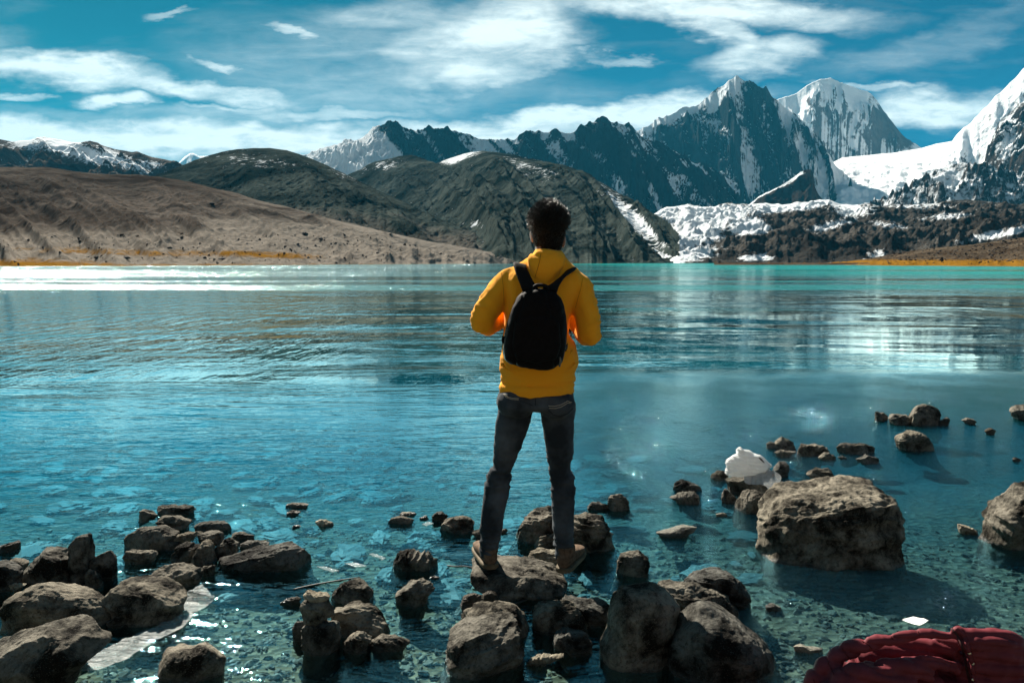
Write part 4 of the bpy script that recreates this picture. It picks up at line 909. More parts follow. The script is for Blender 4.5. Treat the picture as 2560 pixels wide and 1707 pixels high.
# soft creases at elbows, armpits and waist
for pts in [[(330, 965, -.115), (365, 985, -.125), (410, 975, -.11)], [(420, 1060, -.05), (480, 1000, .02), (520, 945, .06)], [(1175, 1010, -.10), (1130, 1040, -.115), (1080, 1030, -.09)], [(500, 1300, -.10), (545, 1345, -.13), (600, 1370, -.14)], [(1030, 1180, -.10), (1000, 1240, -.13), (960, 1290, -.14)], [(1045, 1290, -.08), (1010, 1340, -.12), (950, 1370, -.14)]]:
    G.tube([A1(*p) for p in pts], [.004, .007, .004], m=8)
zc_band = A1(760, 1435).z
def folds(v, n):
    zz = v[:, 2]
    f1 = fbm(v[:, 0] * 9, v[:, 1] * 9, v[:, 2] * 4, o=3, seed=4) * .0055 + (ridged(v[:, 0] * 8 + v[:, 2] * 2, v[:, 1] * 8, v[:, 2] * 5, o=3, seed=44) - .7) * .0045
    low = sstep(A1(760, 1150).z, A1(760, 1330).z, zz)
    f2 = fbm(v[:, 0] * 5 + 3 * zz, v[:, 1] * 5, zz * 22, o=3, seed=6) * .007 * low
    arm = sstep(.20, .26, np.abs(v[:, 0] - A1(765, 900).x))
    f3 = (ridged(v[:, 0] * 10, v[:, 1] * 12, zz * 18, o=3, seed=8) - .7) * .006 * arm
    band = -.006 * np.exp(-((zz - zc_band) / .006) ** 2)
    rib = .0010 * np.sin(v[:, 0] * 900) * (zz < zc_band)
    return v + n * (f1 + f2 + f3 + band + rib)[:, None]
m, t, b = material('yellow_fleece')
g = t.new('ShaderNodeNewGeometry').outputs['Position']
b.inputs['Base Color'].default_value = (1.0, .41, .022, 1); b.inputs['Roughness'].default_value = .9
b.inputs['Sheen Weight'].default_value = .08; b.inputs['Specular IOR Level'].default_value = .05
t.put(b.inputs['Normal'], t.bump(t.math('ADD', t.noise(g, 900, 2), t.noise(g, 28, 4)), .35, .003))
# thin knit cloth lets some of the sun through
out = [n for n in t.n if n.type == 'OUTPUT_MATERIAL'][0]
hoodie = P_(G, 'hoodie', m, voxel=.0065, smooth=5, fn=folds); hoodie.location = (0, 0, 0)
def bvh(o):
    M = o.matrix_world.copy() if o.parent is None else Matrix.Translation(o.parent.location) @ Matrix.Translation(o.location)
    return BVHTree.FromPolygons([M @ v.co for v in o.data.vertices], [tuple(p.vertices) for p in o.data.polygons])
def on(tree, X, Y, lift=.002):
    d = ray(X, Y).normalized(); h = tree.ray_cast(Vector((0, 0, H)), d)
    return (h[0] + h[1] * lift) if h[0] is not None else None
def line_on(tree, pts, rad, name, mat, parent, lift=.001, dens=14):
    Q = [on(tree, *p, lift) for p in pts]; Q = [p for p in Q if p is not None]
    g_ = Geo(); g_.tube(Q, rad, m=6, sub=2); o = g_.obj(name, mat, parent, loc=tuple(parent_world(parent))); o.location = (0, 0, 0) ; return o
def parent_world(p):
    l = p.location.copy()
    while p.parent: p = p.parent; l += p.location
    return l
def dens(pts, n=8):
    out = []
    for a_, b_ in zip(pts[:-1], pts[1:]):
        for k in range(n): out.append((a_[0] + (b_[0] - a_[0]) * k / n, a_[1] + (b_[1] - a_[1]) * k / n))
    return out + [pts[-1]]
S1 = lambda L: [(1080 + x * .34437, 460 + y * .34437) for x, y in L]
S2 = lambda L: [(1080 + x * .34437, 940 + y * .34437) for x, y in L]
th = bvh(hoodie)
m_seam = simple('seam_thread', (.42, .17, .012), .9)
line_on(th, dens(S1([(790, 505), (782, 560), (765, 620), (748, 680)])), .0011, 'hood_seam', m_seam, hoodie)
line_on(th, dens(S1([(503, 640), (515, 720), (520, 800), (522, 880)])), .0008, 'shoulder_seam', m_seam, hoodie)
line_on(th, dens(S1([(1092, 690), (1080, 760), (1060, 830), (1042, 900)])), .0008, 'shoulder_seam', m_seam, hoodie)
# -- jeans
J = Geo()
J.rings([hring(A2, y, a, b_, d, dy) for y, a, b_, d, dy in [(85, 500, 1018, .112, 0), (120, 490, 1027, .115, 0), (160, 474, 1036, .118, -.004), (200, 470, 1046, .120, -.008), (228, 488, 1044, .112, -.006), (245, 530, 1000, .07, 0)]])
J.rings(legrings(LEGL, 0, 1.02)); J.rings(legrings(LEGR, 0, 1.02))
J.ell(A2(610, 195, -.055), (.085, .075, .075)); J.ell(A2(905, 200, -.055), (.085, .075, .075))
zk, za, zh = A2(0, 745).z, A2(0, 1250).z, A2(0, 230).z
def jfold(v, n):
    zz = v[:, 2]
    kn = np.exp(-((zz - zk) / .10) ** 2); an = np.exp(-((zz - za) / .09) ** 2)
    f = (ridged(v[:, 0] * 6 + zz * 5, v[:, 1] * 6, zz * 26, o=3, seed=12) - .7) * (.0016 + .006 * kn + .006 * an)
    f += fbm(v[:, 0] * 8, v[:, 1] * 8, zz * 4, o=3, seed=14) * .006
    return v + n * f[:, None]
m, t, b = material('dark_denim')
g = t.new('ShaderNodeNewGeometry').outputs['Position']
n = t.noise(g, 5, 4); n2 = t.noise(t.mapping(g, scale=(500, 500, 60)), 1, 2)
t.put(b.inputs['Base Color'], t.mix(t.mr(n, .42, .66), (.020, .025, .030, 1), (.085, .098, .110, 1)))
b.inputs['Roughness'].default_value = .85; b.inputs['Specular IOR Level'].default_value = .08; b.inputs['Sheen Weight'].default_value = .05
t.put(b.inputs['Normal'], t.bump(n2, .4, .001))
jeans = P_(J, 'jeans', m, voxel=.006, smooth=4, fn=jfold); jeans.location = (0, 0, 0)
tj = bvh(jeans)
m_st2 = simple('stitching', (.55, .48, .36), .8); m_se2 = simple('denim_seam', (.02, .024, .03), .8)
for pts in ([(522, 130), (540, 155), (580, 168), (628, 172)], [(530, 130), (548, 150), (585, 160), (630, 163)]): line_on(tj, dens(S2(pts), 4), .0011, 'pocket_stitching', m_st2, jeans)
for pts in ([(845, 216), (890, 218), (930, 210), (960, 195), (985, 180), (1000, 188), (1016, 190)], [(850, 232), (895, 234), (935, 224), (965, 207), (987, 193), (1005, 198)]): line_on(tj, dens(S2(pts), 4), .0011, 'pocket_stitching', m_st2, jeans)
line_on(tj, dens(S2([(752, 125), (752, 175), (750, 215)]), 4), .0014, 'back_seam', m_se2, jeans)
line_on(tj, dens(S2([(845, 245), (880, 280), (930, 292), (985, 270), (1020, 235)]), 4), .0016, 'back_seam', m_se2, jeans)
line_on(tj, dens(S2([(640, 180), (700, 200), (735, 215)]), 4), .0014, 'back_seam', m_se2, jeans)
# -- shoes
m_shoe = simple('brown_suede', (.13, .085, .055), .85, var=.4, scale=60, bump=.5)
m_sole = simple('rubber_sole', (.13, .10, .062), .7, var=.35, scale=30, bump=.3)
def shoe(heel, yaw, hz):
    c = heel
    M = Matrix.Translation(c) @ Matrix.Rotation(yaw, 4, 'Z')
    e = bpy.data.objects.new('shoe', None); C.objects.link(e); e.parent = root; e.location = c - rl; e.rotation_euler = (0, 0, yaw)
    L = [(-.012, .018, .055), (0, .032, .078), (.03, .038, .088), (.07, .040, .080), (.11, .042, .064), (.16, .047, .052), (.21, .048, .040), (.25, .042, .032), (.275, .025, .024), (.285, .012, .018)]
    def rg(yv, wv, hv, z0, m=28, e_=2.6):
        a = np.arange(m) / m * 2 * np.pi; ca, sa = np.cos(a), np.sin(a); k = (np.abs(ca) ** e_ + np.abs(sa) ** e_) ** (-1 / e_)
        return np.stack([wv * ca * k, np.full(m, yv), z0 + hv / 2 + hv / 2 * sa * k], 1)
    u = Geo(); u.rings([rg(y, w_, h_, .020) for y, w_, h_ in L]); u.rings([np.stack([.044 * np.cos(a_) , .045 + .048 * np.sin(a_), np.full(24, z)], 1) for z in (.07, .10, .118) for a_ in [np.arange(24) / 24 * 2 * np.pi]])
    u.tube([(-.02, .10, .075), (0, .11, .083), (.02, .12, .078)], .006, m=8); u.tube([(-.02, .13, .068), (0, .14, .074), (.02, .15, .068)], .006, m=8)
    o1 = u.obj('upper', m_shoe, e, voxel=.004, smooth=2); o1.location = (0, 0, 0)
    s_ = Geo(); s_.rings([rg(y, w_ + .005, .026, 0, e_=5) for y, w_, h_ in [(-.018, .02, 0)] + L]); o2 = s_.obj('sole', m_sole, e, voxel=.003, smooth=1); o2.location = (0, 0, 0)
    return e
sh1 = shoe(at(1227, 1421, YP - .045), R(13), 0)
sh2 = shoe(at(1408, 1431, YP - .055), R(-20), 0)
# -- hair: short sides, curly top
def hair():
    rs = np.random.RandomState(11)
    v0, f0 = ico(5); q = v0 * (.0735, .099, .121)
    # cap: everything but the face
    kz = q[:, 2]; fr = sstep(.03, .07, q[:, 1]) * sstep(.06, .03, q[:, 2])
    tp = sstep(-.05, .07, kz)
    q = q * (1 + tp[:, None] * (.15, .05, .05))
    q = q + v0 * (fbm(q[:, 0] * 60, q[:, 1] * 60, q[:, 2] * 60, o=3, seed=2) * .004)[:, None]
    keep = ~((q[:, 1] > .045) & (q[:, 2] < .055)) & (q[:, 2] > -.095) & ~((np.abs(q[:, 0]) > .05) & (q[:, 1] > .018) & (q[:, 2] < .03))
    fk = keep[f0].all(1)
    cp = Geo(); cp.add(q + np.array(HC), f0[fk]); m_ = simple('cropped_hair', (.010, .008, .006), .95); m_.node_tree.nodes['Principled BSDF'].inputs['Specular IOR Level'].default_value = .05
    g_ = Geo()
    vs, fs = [], []; nb = 0
    cnt = 0
    while cnt < 8000:
        d = rs.normal(size=3); d /= np.linalg.norm(d)
        if d[2] < -.72 or (d[1] > .5 and d[2] < .45) or (d[1] > .1 and d[2] < .1) or (abs(d[0]) > .8 and d[1] > -.15 and d[2] < .1): continue
        top = float(sstep(-.25, .5, d[2] + .12 * (1 - abs(d[0]))))
        if rs.rand() > .45 + .55 * top: continue
        cnt += 1
        p = d * (.0735, .099, .121) * (1 + top * np.array([.15, .04, .04])) + np.array(HC)
        ln = (.002 + .026 * top * rs.uniform(.35, 1.25)); 
        side = rs.normal(size=3); side -= d * (side @ d); side /= np.linalg.norm(side)
        up2 = np.cross(d, side); r0 = rs.uniform(.0010, .0017) * (.45 + .85 * top)
        turns = rs.uniform(.6, 1.5); rad = rs.uniform(.003, .0065) * (.4 + top); ph = rs.uniform(0, 6.28)
        lean = side * rs.uniform(0, .5) + np.array([0, -.15, .15])
        n_ = 7; ring = []
        for i in range(n_):
            u = i / (n_ - 1); c_ = p + d * ln * u + lean * ln * u * u + rad * u * (math.cos(ph + turns * 6.28 * u) * side + math.sin(ph + turns * 6.28 * u) * up2)
            rr = r0 * (1 - .75 * u)
            for k in range(3):
                a = k * 2.094; ring.append(c_ + rr * (math.cos(a) * side + math.sin(a) * up2))
        vs.append(np.array(ring)); base = nb; nb += len(ring)
        for i in range(n_ - 1):
            for k in range(3):
                k2 = (k + 1) % 3; fs.append((base + i * 3 + k, base + i * 3 + k2, base + i * 3 + 3 + k2, base + i * 3 + 3 + k))
    g_.add(np.concatenate(vs), fs)
    m, t, b = material('black_hair'); b.inputs['Base Color'].default_value = (.012, .009, .007, 1); b.inputs['Roughness'].default_value = .33
    b.inputs['Specular IOR Level'].default_value = .6
    o = P_(g_, 'hair', m); o.location = (0, 0, 0); c2 = cp.obj('cropped_sides', m_, o, loc=tuple(rl)); c2.location = (0, 0, 0); return o
hair()

# ---------------------------------------------------------------- backpack (carried: a thing of its own)
m_pack = simple('black_nylon', (.006, .005, .005), .7, var=.3, scale=40, bump=.3)
m_web = simple('black_webbing', (.010, .010, .010), .7, bump=.3, scale=200)
m_metal = simple('dark_metal', (.12, .11, .10), .35, metal=1)
YB = YP - .195
AB = lambda x, y, dy=0.0: at(1080 + x * .34437, 460 + y * .34437, YB + dy)
bp = bpy.data.objects.new('backpack', None); C.objects.link(bp); bp.location = AB(750, 1100)
tag(bp, 'plain black backpack worn on the back of the man in yellow', 'backpack')
bl = tuple(bp.location)
out_ = [(650,790),(620,820),(588,880),(560,950),(540,1020),(528,1090),(518,1160),(517,1220),(526,1275),(560,1300),(620,1316),(700,1330),(770,1341),(830,1344),(880,1336),(912,1315),(938,1295),(958,1245),(972,1180),(978,1100),(978,1020),(972,950),(955,880),(930,825),(895,785),(830,765),(760,760),(700,766)]
poly = [(AB(x, y).x, AB(x, y).z) for x, y in out_]
v, f, c, r_ = inflate(poly, 7, .088, q=3.4, k=.85, sm=9)
nz = v / (np.linalg.norm(v, axis=1)[:, None] + 1e-9)
v[:, 1] = np.where(v[:, 1] > 0, v[:, 1] * .85, v[:, 1])
bul = fbm(v[:, 0] * 12, v[:, 1] * 12, v[:, 2] * 9, o=3, seed=3) * .006
bul += -.004 * np.exp(-((np.abs(v[:, 0]) - .085 + .03 * sstep(.0, .15, v[:, 2])) / .006) ** 2) * (v[:, 1] < -.03)
v = v + nz * bul[:, None]
bb = mesh('bag_body', v + np.array([c[0], YB, c[1]]), f, m_pack, bp, loc=bl); bb.location = (0, 0, 0)
# front pocket with piping
pk = [(600, 1000), (640, 960), (760, 945), (880, 960), (925, 1010), (935, 1180), (905, 1270), (760, 1300), (610, 1270), (580, 1180)]
pp_ = [(AB(x, y, -.08).x, AB(x, y, -.08).z) for x, y in pk]; v, f, c, r_ = inflate(pp_, 6, .028, q=4, k=.8)
pkt = mesh('front_pocket', v + np.array([c[0], YB - .068, c[1]]), f, m_pack, bp, loc=bl); pkt.location = (0, 0, 0)
def bpart(g_, name, mat, **kw):
    o = g_.obj(name, mat, bp, loc=bl, **kw); o.location = (0, 0, 0); return o
T_L = Geo(); T_L.strap([AB(735, 850, .03), AB(712, 770, .0), AB(675, 690, .03), A1(640, 600, -.105), A1(642, 586, -.062), A1(644, 592, .0), A1(640, 630, .07), A1(600, 680, .125), A1(592, 800, .14)],
                       [.075, .072, .068, .064, .062, .060, .056, .052, .05], .014, [(1, 0, -.25), (1, 0, -.3), (1, 0, -.35), (1, 0, -.3), (1, 0, -.2), (1, .1, -.2), (1, .2, 0), (1, 0, 0), (1, 0, 0)])
T_R = Geo(); T_R.strap([AB(800, 850, .03), AB(855, 775, .0), AB(920, 700, .03), A1(980, 650, -.105), A1(1000, 624, -.062), A1(998, 630, .0), A1(994, 668, .07), A1(1000, 720, .125), A1(980, 840, .14)],
                       [.075, .074, .070, .068, .066, .062, .056, .052, .05], .014, [(1, 0, .6), (1, 0, .7), (1, 0, .75), (1, 0, .6), (1, 0, .35), (1, -.1, .3), (1, -.2, 0), (1, 0, 0), (1, 0, 0)])
bpart(T_L, 'shoulder_strap', m_web, voxel=.004, smooth=2); bpart(T_R, 'shoulder_strap', m_web, voxel=.004, smooth=2)
g_ = Geo(); g_.strap([A1(592, 800, .14), A1(560, 1000, .135), A1(520, 1130, .06), AB(530, 1200, .05)], .022, .004, [(1, 0, 0), (1, 0, 0), (0, 0, 1), (0, 0, 1)]); bpart(g_, 'lower_webbing', m_web)
g_ = Geo(); g_.strap([A1(980, 840, .14), A1(985, 1000, .13), A1(1010, 1100, .06), AB(970, 1200, .05)], .022, .004, [(1, 0, 0), (1, 0, 0), (0, 0, 1), (0, 0, 1)]); bpart(g_, 'lower_webbing', m_web)
g_ = Geo(); g_.tube([AB(735, 800, -.01), AB(745, 745, -.02), AB(790, 735, -.02), AB(835, 748, -.02), AB(840, 800, -.01)], .008, m=8); bpart(g_, 'grab_handle', m_web)
g_ = Geo(); g_.tube([AB(928, 1255, -.075), AB(932, 1285, -.075), AB(925, 1325, -.07)], [.003, .005, .004], m=8); bpart(g_, 'zip_pull', m_metal)
g_ = Geo(); g_.tube([AB(x, y, -.045) for x, y in [(560, 1240), (560, 1100), (585, 960), (640, 860), (720, 820), (800, 815), (880, 850), (930, 940), (945, 1080), (940, 1230)]], .0032, m=8, sub=6); bpart(g_, 'zip_track', m_web)
g_ = Geo(); g_.strap([AB(622, 857, -.045), AB(652, 836, -.048), AB(686, 820, -.045)], .012, .003, [(0, 0, 1)] * 3); bpart(g_, 'pale_strip', simple('pale_strip_grey', (.75, .75, .78), .3))  # short pale strip across the upper left of the pack
g_ = Geo(); g_.tube([AB(520, 1105, -.03), AB(514, 1130, -.03), AB(520, 1160, -.03)], .006, m=8); bpart(g_, 'side_loop', m_web)
# ---------------------------------------------------------------- white plastic bag on the rocks
K7 = lambda x, y: (1740 + x * .14032, 1080 + y * .14032)
def thin_plastic(name, col, tr=.35, rough=.35):
    m, t, b = material(name); out = [n for n in t.n if n.type == 'OUTPUT_MATERIAL'][0]
    g = t.new('ShaderNodeNewGeometry').outputs['Position']
    nz = t.noise(t.mapping(g, scale=(8, 30, 60)), 1, 5, .6, .8)
    bp_ = t.bump(nz, 1.0, .03)
    b.inputs['Base Color'].default_value = col + (1,); b.inputs['Roughness'].default_value = rough; t.put(b.inputs['Normal'], bp_)
    tl = t.new('ShaderNodeBsdfTranslucent'); tl.inputs[0].default_value = col + (1,); t.put(tl.inputs['Normal'], bp_)
    tp = t.new('ShaderNodeBsdfTransparent')
    a = t.new('ShaderNodeMixShader'); a.inputs[0].default_value = .3; t.l.new(b.outputs[0], a.inputs[1]); t.l.new(tl.outputs[0], a.inputs[2])
    c_ = t.new('ShaderNodeMixShader'); c_.inputs[0].default_value = tr; t.l.new(a.outputs[0], c_.inputs[1]); t.l.new(tp.outputs[0], c_.inputs[2])
    t.l.new(c_.outputs[0], out.inputs[0]); return m
m_bag = thin_plastic('white_carrier_plastic', (.86, .87, .86), .03)
m_film = thin_plastic('clear_film', (.60, .66, .64), .72)
yb_ = gp(*K5(900, 196)).y - .03
AG = lambda x, y, dy=0.0: at(*K7(x, y), yb_ + dy)
bag = bpy.data.objects.new('plastic_bag', None); C.objects.link(bag); bag.location = AG(950, 790)
tag(bag, 'crumpled white plastic carrier bag caught on dark rocks', 'plastic bag')
gl_ = tuple(bag.location)
pl = [(520,520),(590,460),(660,415),(722,380),(728,300),(780,250),(828,295),(850,322),(960,330),(1050,380),(1130,398),(1200,450),(1250,530),(1330,600),(1290,660),(1150,715),(960,772),(800,792),(600,790),(515,735),(545,640)]
pw = [(AG(x, y).x, AG(x, y).z) for x, y in pl]
v, f, c, r_ = inflate(pw, 7, .055, q=2.6, sm=3)
nn = v / (np.linalg.norm(v, axis=1)[:, None] + 1e-9)
f_ = (ridged(v[:, 0] * 8 + v[:, 2] * 6, v[:, 1] * 10, v[:, 2] * 34 + v[:, 0] * 5, o=2, seed=3) - .8) * .006 + fbm(v[:, 0] * 14, v[:, 1] * 14, v[:, 2] * 22, o=3, seed=7) * .008
v = v + nn * f_[:, None]
o = mesh('bag_bulge', v + np.array([c[0], yb_, c[1]]), f, m_bag, bag, loc=gl_); o.location = (0, 0, 0)
def sheet(rows, n=60, amp=.006, fr=30, th=.0012, seed=0, wave=(1, 1)):
    """a thin crumpled sheet spanned between a left and a right edge of world points; it has a front and a back"""
    L = cat(np.array([tuple(a) for a, b_ in rows]), np.linspace(0, len(rows) - 1, n)); Rr = cat(np.array([tuple(b_) for a, b_ in rows]), np.linspace(0, len(rows) - 1, n))
    u = np.linspace(0, 1, 40)[None, :, None]; P = L[:, None] * (1 - u) + Rr[:, None] * u
    nrm = np.cross(np.gradient(P, axis=0), np.gradient(P, axis=1)); nrm /= np.linalg.norm(nrm, axis=-1)[..., None] + 1e-9
    h_ = ridged(P[..., 0] * fr * wave[0], P[..., 1] * fr, P[..., 2] * fr * wave[1], o=3, seed=seed) - .7
    P = P + nrm * (h_ * amp)[..., None]
    F = grid_faces(n, 40); Vb = P - nrm * th
    bound = [(i * 40, (i + 1) * 40) for i in range(n - 1)] + [((i + 1) * 40 + 39, i * 40 + 39) for i in range(n - 1)] + [(j + 1, j) for j in range(39)] + [((n - 1) * 40 + j, (n - 1) * 40 + j + 1) for j in range(39)]
    N = n * 40; E = np.array([(a, b_, b_ + N, a + N) for a, b_ in bound])
    return np.concatenate([P.reshape(-1, 3), Vb.reshape(-1, 3)]), np.concatenate([F, F[:, ::-1] + N, E])
v, f = sheet([(AG(860, 740, -.01), AG(1290, 650, -.01)), (AG(858, 830, -.03), AG(1420, 700, -.03)), (AG(870, 900, -.04), AG(1520, 800, -.04)), (AG(1000, 930, -.05), AG(1500, 900, -.05)), (AG(1230, 960, -.05), AG(1455, 1000, -.05)), (AG(1350, 1095, -.05), AG(1400, 1085, -.05))], amp=.012, fr=18, seed=5, wave=(1.6, .3))
o = mesh('hanging_flap', v, f, m_bag, bag, loc=gl_); o.location = (0, 0, 0)
g_ = Geo(); g_.tube([AG(1255, 640, -.02), AG(1330, 600, -.01), AG(1290, 560, .0), AG(1210, 470, .01), AG(1130, 405, .01)], [.008, .011, .007, .005, .004], m=10); o = g_.obj('twisted_handle', m_bag, bag, loc=gl_); o.location = (0, 0, 0)
g_ = Geo(); g_.tube([AG(1120, 450, -.045), AG(1165, 490, -.045), AG(1215, 545, -.035)], [.003, .006, .003], m=8); o = g_.obj('knot_shade', simple('knot_shade_dark', (.08, .07, .06), .8), bag, loc=gl_); o.location = (0, 0, 0)  # dark tube stands in for the shade in the knotted plastic

# ---------------------------------------------------------------- plastic film, paper, twigs, ice
rows = [((1383, 712), (1392, 722)), ((1290, 765), (1450, 790)), ((1270, 790), (1455, 812)), ((1235, 860), (1370, 880)), ((1190, 920), (1290, 950)), ((1080, 985), (1230, 1005)), ((950, 1030), (1130, 1060)), ((850, 1090), (1010, 1115)), ((700, 1160), (900, 1195)), ((580, 1228), (760, 1262)), ((495, 1285), (590, 1302))]
rr = []
for i, (a_, b_) in enumerate(rows):
    z = .03 if i < 2 else .010
    rr.append((gp(*K3(*a_), z), gp(*K3(*b_), z + .004)))
v, f = sheet(rr, n=160, amp=.012, fr=9, seed=9, wave=(1, 1)); v[:, 2] = np.maximum(v[:, 2], .003 + .002 * np.sin(np.arange(len(v))))
tag(mesh('plastic_film', v, f, m_film, loc=tuple(v.mean(0))), 'long strip of clear plastic film drifting beside the left boulders', 'plastic film')
m_paper = simple('paper', (.80, .80, .76), .8)
K8 = lambda x, y: (1960 + x * .2551, 1500 + y * .2551)
a_, b_, c_, d_ = [gp(*K8(*p), .008) for p in ((1155, 190), (1265, 152), (1420, 192), (1325, 247))]
v, f = sheet([(a_, b_), ((a_ + d_) / 2, (b_ + c_) / 2), (d_, c_)], n=30, amp=.003, fr=20, seed=2)
tag(mesh('paper_scrap', v, f, m_paper, loc=tuple(v.mean(0))), 'square scrap of white paper floating above the maroon jacket', 'paper')
m_twig = simple('wet_twig', (.035, .028, .02), .5)
for K, pts, lab in ((K4, [(1140, 582), (1200, 590), (1260, 588), (1322, 596)], 'dark twig floating left of the man left shoe'), (K4, [(1478, 510), (1540, 528), (1605, 546)], 'thin twig floating between the man feet'),
                    (K4, [(1548, 858), (1620, 840), (1700, 812), (1785, 788)], 'long thin twig in the water in front of the flat boulder'), (K4, [(90, 745), (230, 715), (400, 685), (545, 662)], 'long dark reed lying on the water behind the cairn')):
    g_ = Geo(); P = [gp(*K(*p), .003) for p in pts]; g_.tube(P, [.003, .004, .0035, .002][:len(P)], m=6)
    tag(g_.obj('twig', m_twig, loc=tuple(P[1])), lab, 'twig', 'twigs floating in the shallows')
m_ice = thin_plastic('thin_ice', (.45, .55, .56), .55, .12)
for k, (K, q4, lab) in enumerate(((K4, [(608, 500), (635, 496), (722, 528), (700, 540)], 'white sliver of ice above the rounded lone rock'), (K4, [(250, 588), (300, 586), (405, 615), (360, 626)], 'pointed sliver of ice right of the long low boulder'),
        (K4, [(440, 566), (520, 562), (592, 582), (520, 592)], 'thin sliver of ice between the lone rock and the long boulder'), (K4, [(970, 298), (1010, 280), (1050, 290), (1000, 308)], 'small ice flake in front of the tiny dark stone'))):
    P = [gp(*K(*p), .006) for p in q4]; v, f = sheet([(P[0], P[1]), (P[3], P[2])], n=14, amp=.002, fr=14, seed=k, th=.004)
    tag(mesh('ice_sliver', v, f, m_ice, loc=tuple(v.mean(0))), lab, 'ice', 'slivers of ice on the water')

# ---------------------------------------------------------------- maroon quilted jacket
YJ = 2.25
AJ = lambda x, y, dy=0.0: at(*K8(x, y), YJ + dy)
jk = bpy.data.objects.new('puffer_jacket', None); C.objects.link(jk); jk.location = AJ(1500, 811)
tag(jk, 'maroon quilted puffer jacket bunched up in the lower right corner', 'jacket')
jl = tuple(jk.location)
S_ = .2551 / FPX * YJ
G = Geo()
def puff(pts, rad, seams=0, pinch=.16, dd=0.0, sub=None):
    """a padded channel pinched at its seams"""
    P = np.array([tuple(AJ(x, y, dy)) for x, y, dy in pts]); n = (len(P) - 1) * 14 + 1; tt = np.linspace(0, len(P) - 1, n)
    Q = cat(P, tt); r = np.interp(tt, np.arange(len(P)), np.broadcast_to(rad, len(P))) * S_
    if seams: r = r * (1 - pinch * np.clip(1 - np.abs(((np.arange(n) / (n - 1) * seams) % 1) - .5) * 2, 0, 1) ** 0 * (np.abs(((np.arange(n) / (n - 1) * seams) % 1) - .5) > .44))
    G.tube(Q, r, m=20, sub=1)
puff([(150, 960, -.02), (270, 800, -.02), (440, 630, -.01), (600, 500, 0), (800, 440, 0), (1050, 385, 0), (1310, 345, 0), (1620, 335, 0)], [75, 85, 95, 85, 68, 58, 52, 48], 7)
puff([(420, 1000, -.05), (560, 800, -.06), (760, 740, -.07), (1000, 760, -.07), (1250, 850, -.06)], [120, 125, 120, 105, 90])
puff([(300, 1100, -.05), (480, 900, -.08), (800, 950, -.1)], [100, 110, 110])
puff([(800, 680, -.03), (1000, 650, -.045), (1250, 680, -.05), (1450, 740, -.04)], [70, 85, 80, 60])
puff([(1150, 600, -.02), (1350, 590, -.035), (1550, 620, -.03), (1700, 660, 0)], [45, 58, 60, 60])
puff([(700, 600, .06), (1100, 500, .06), (1500, 470, .05), (1700, 450, .04)], [130, 130, 120, 120])
puff([(1640, 320, 0), (1800, 318, -.01), (2000, 318, -.01), (2180, 330, -.01), (2350, 450, 0)], [52, 52, 50, 50, 60])
puff([(1720, 430, -.02), (1900, 425, -.035), (2150, 440, -.035), (2420, 520, -.02)], [55, 56, 54, 60])
puff([(1780, 545, -.02), (2000, 540, -.035), (2200, 560, -.035), (2450, 640, -.02)], [60, 62, 60, 60])
puff([(1830, 670, -.02), (2050, 665, -.04), (2300, 680, -.04), (2500, 740, -.02)], [62, 66, 66, 60])
puff([(1860, 800, -.02), (2100, 800, -.04), (2350, 810, -.04), (2550, 850, -.02)], [66, 70, 70, 60])
puff([(1700, 560, .03), (1850, 700, .04), (2000, 900, .04)], [150, 190, 220]); puff([(2100, 520, .06), (2300, 700, .06), (2400, 950, .06)], [170, 230, 260])
puff([(700, 900, .02), (1100, 950, .02), (1500, 900, .02)], [220, 300, 300])
puff([(500, 800, .08), (900, 720, .08), (1300, 720, .08), (1750, 720, .08)], [150, 200, 200, 200])
puff([(900, 1150, 0), (1500, 1150, 0), (2100, 1150, 0)], [330, 420, 400]); puff([(1000, 1600, .1), (1500, 1650, .1), (2100, 1650, .1)], [330, 420, 400])
def jf(v, n):
    f = (ridged(v[:, 0] * 18, v[:, 1] * 12, v[:, 2] * 8, o=3, seed=31) - .7) * .0035 + fbm(v[:, 0] * 45, v[:, 1] * 45, v[:, 2] * 30, o=2, seed=33) * .0010
    d_ = v[:, 2] + .30 * (v[:, 0] - 1.2) * (v[:, 0] < SX) + .02 * fbm(v[:, 0] * 5, v[:, 1] * 5, v[:, 2] * 5, o=2, seed=36)
    f = f + .011 * (np.abs(np.sin(np.pi * d_ / .045)) ** .55 - .7)
    return v + n * f[:, None]
SX = AJ(1720, 400).x
m_jk = simple('maroon_nylon', (.15, .030, .036), .55, var=.2, scale=18, bump=.35)
o = G.obj('quilted_shell', m_jk, jk, voxel=.0055, smooth=5, fn=jf, loc=jl); o.location = (0, 0, 0)
tk = bvh(o)
m_tape = simple('dark_tape', (.05, .02, .02), .6); m_snap = simple('snap_metal', (.7, .6, .45), .3, metal=1); m_th = simple('seam_cord', (.10, .018, .02), .6)
def jline(pts, rad, name, mat, dn=10):
    Q = [on(tk, *K8(*p), .001) for p in dens(pts, dn)]; Q = [p for p in Q if p is not None]
    if len(Q) > 2:
        g_ = Geo(); g_.tube(Q, rad, m=6, sub=1); o_ = g_.obj(name, mat, jk, loc=jl); o_.location = (0, 0, 0)
jline([(1640, 275), (1690, 330), (1740, 430), (1770, 540), (1790, 680), (1825, 811)], .0035, 'zip_tape', m_tape)
jline([(1690, 275), (1760, 340), (1790, 430), (1815, 520), (1845, 640), (1865, 780)], .0060, 'placket', m_jk)
for pts in ([(430, 600), (455, 660), (490, 730)], [(570, 465), (600, 520), (650, 575)], [(765, 402), (820, 430), (860, 470)], [(1045, 352), (1070, 385)], [(1308, 300), (1325, 350)], [(285, 770), (300, 800)]): jline(pts, .0018, 'seam', m_th, 5)
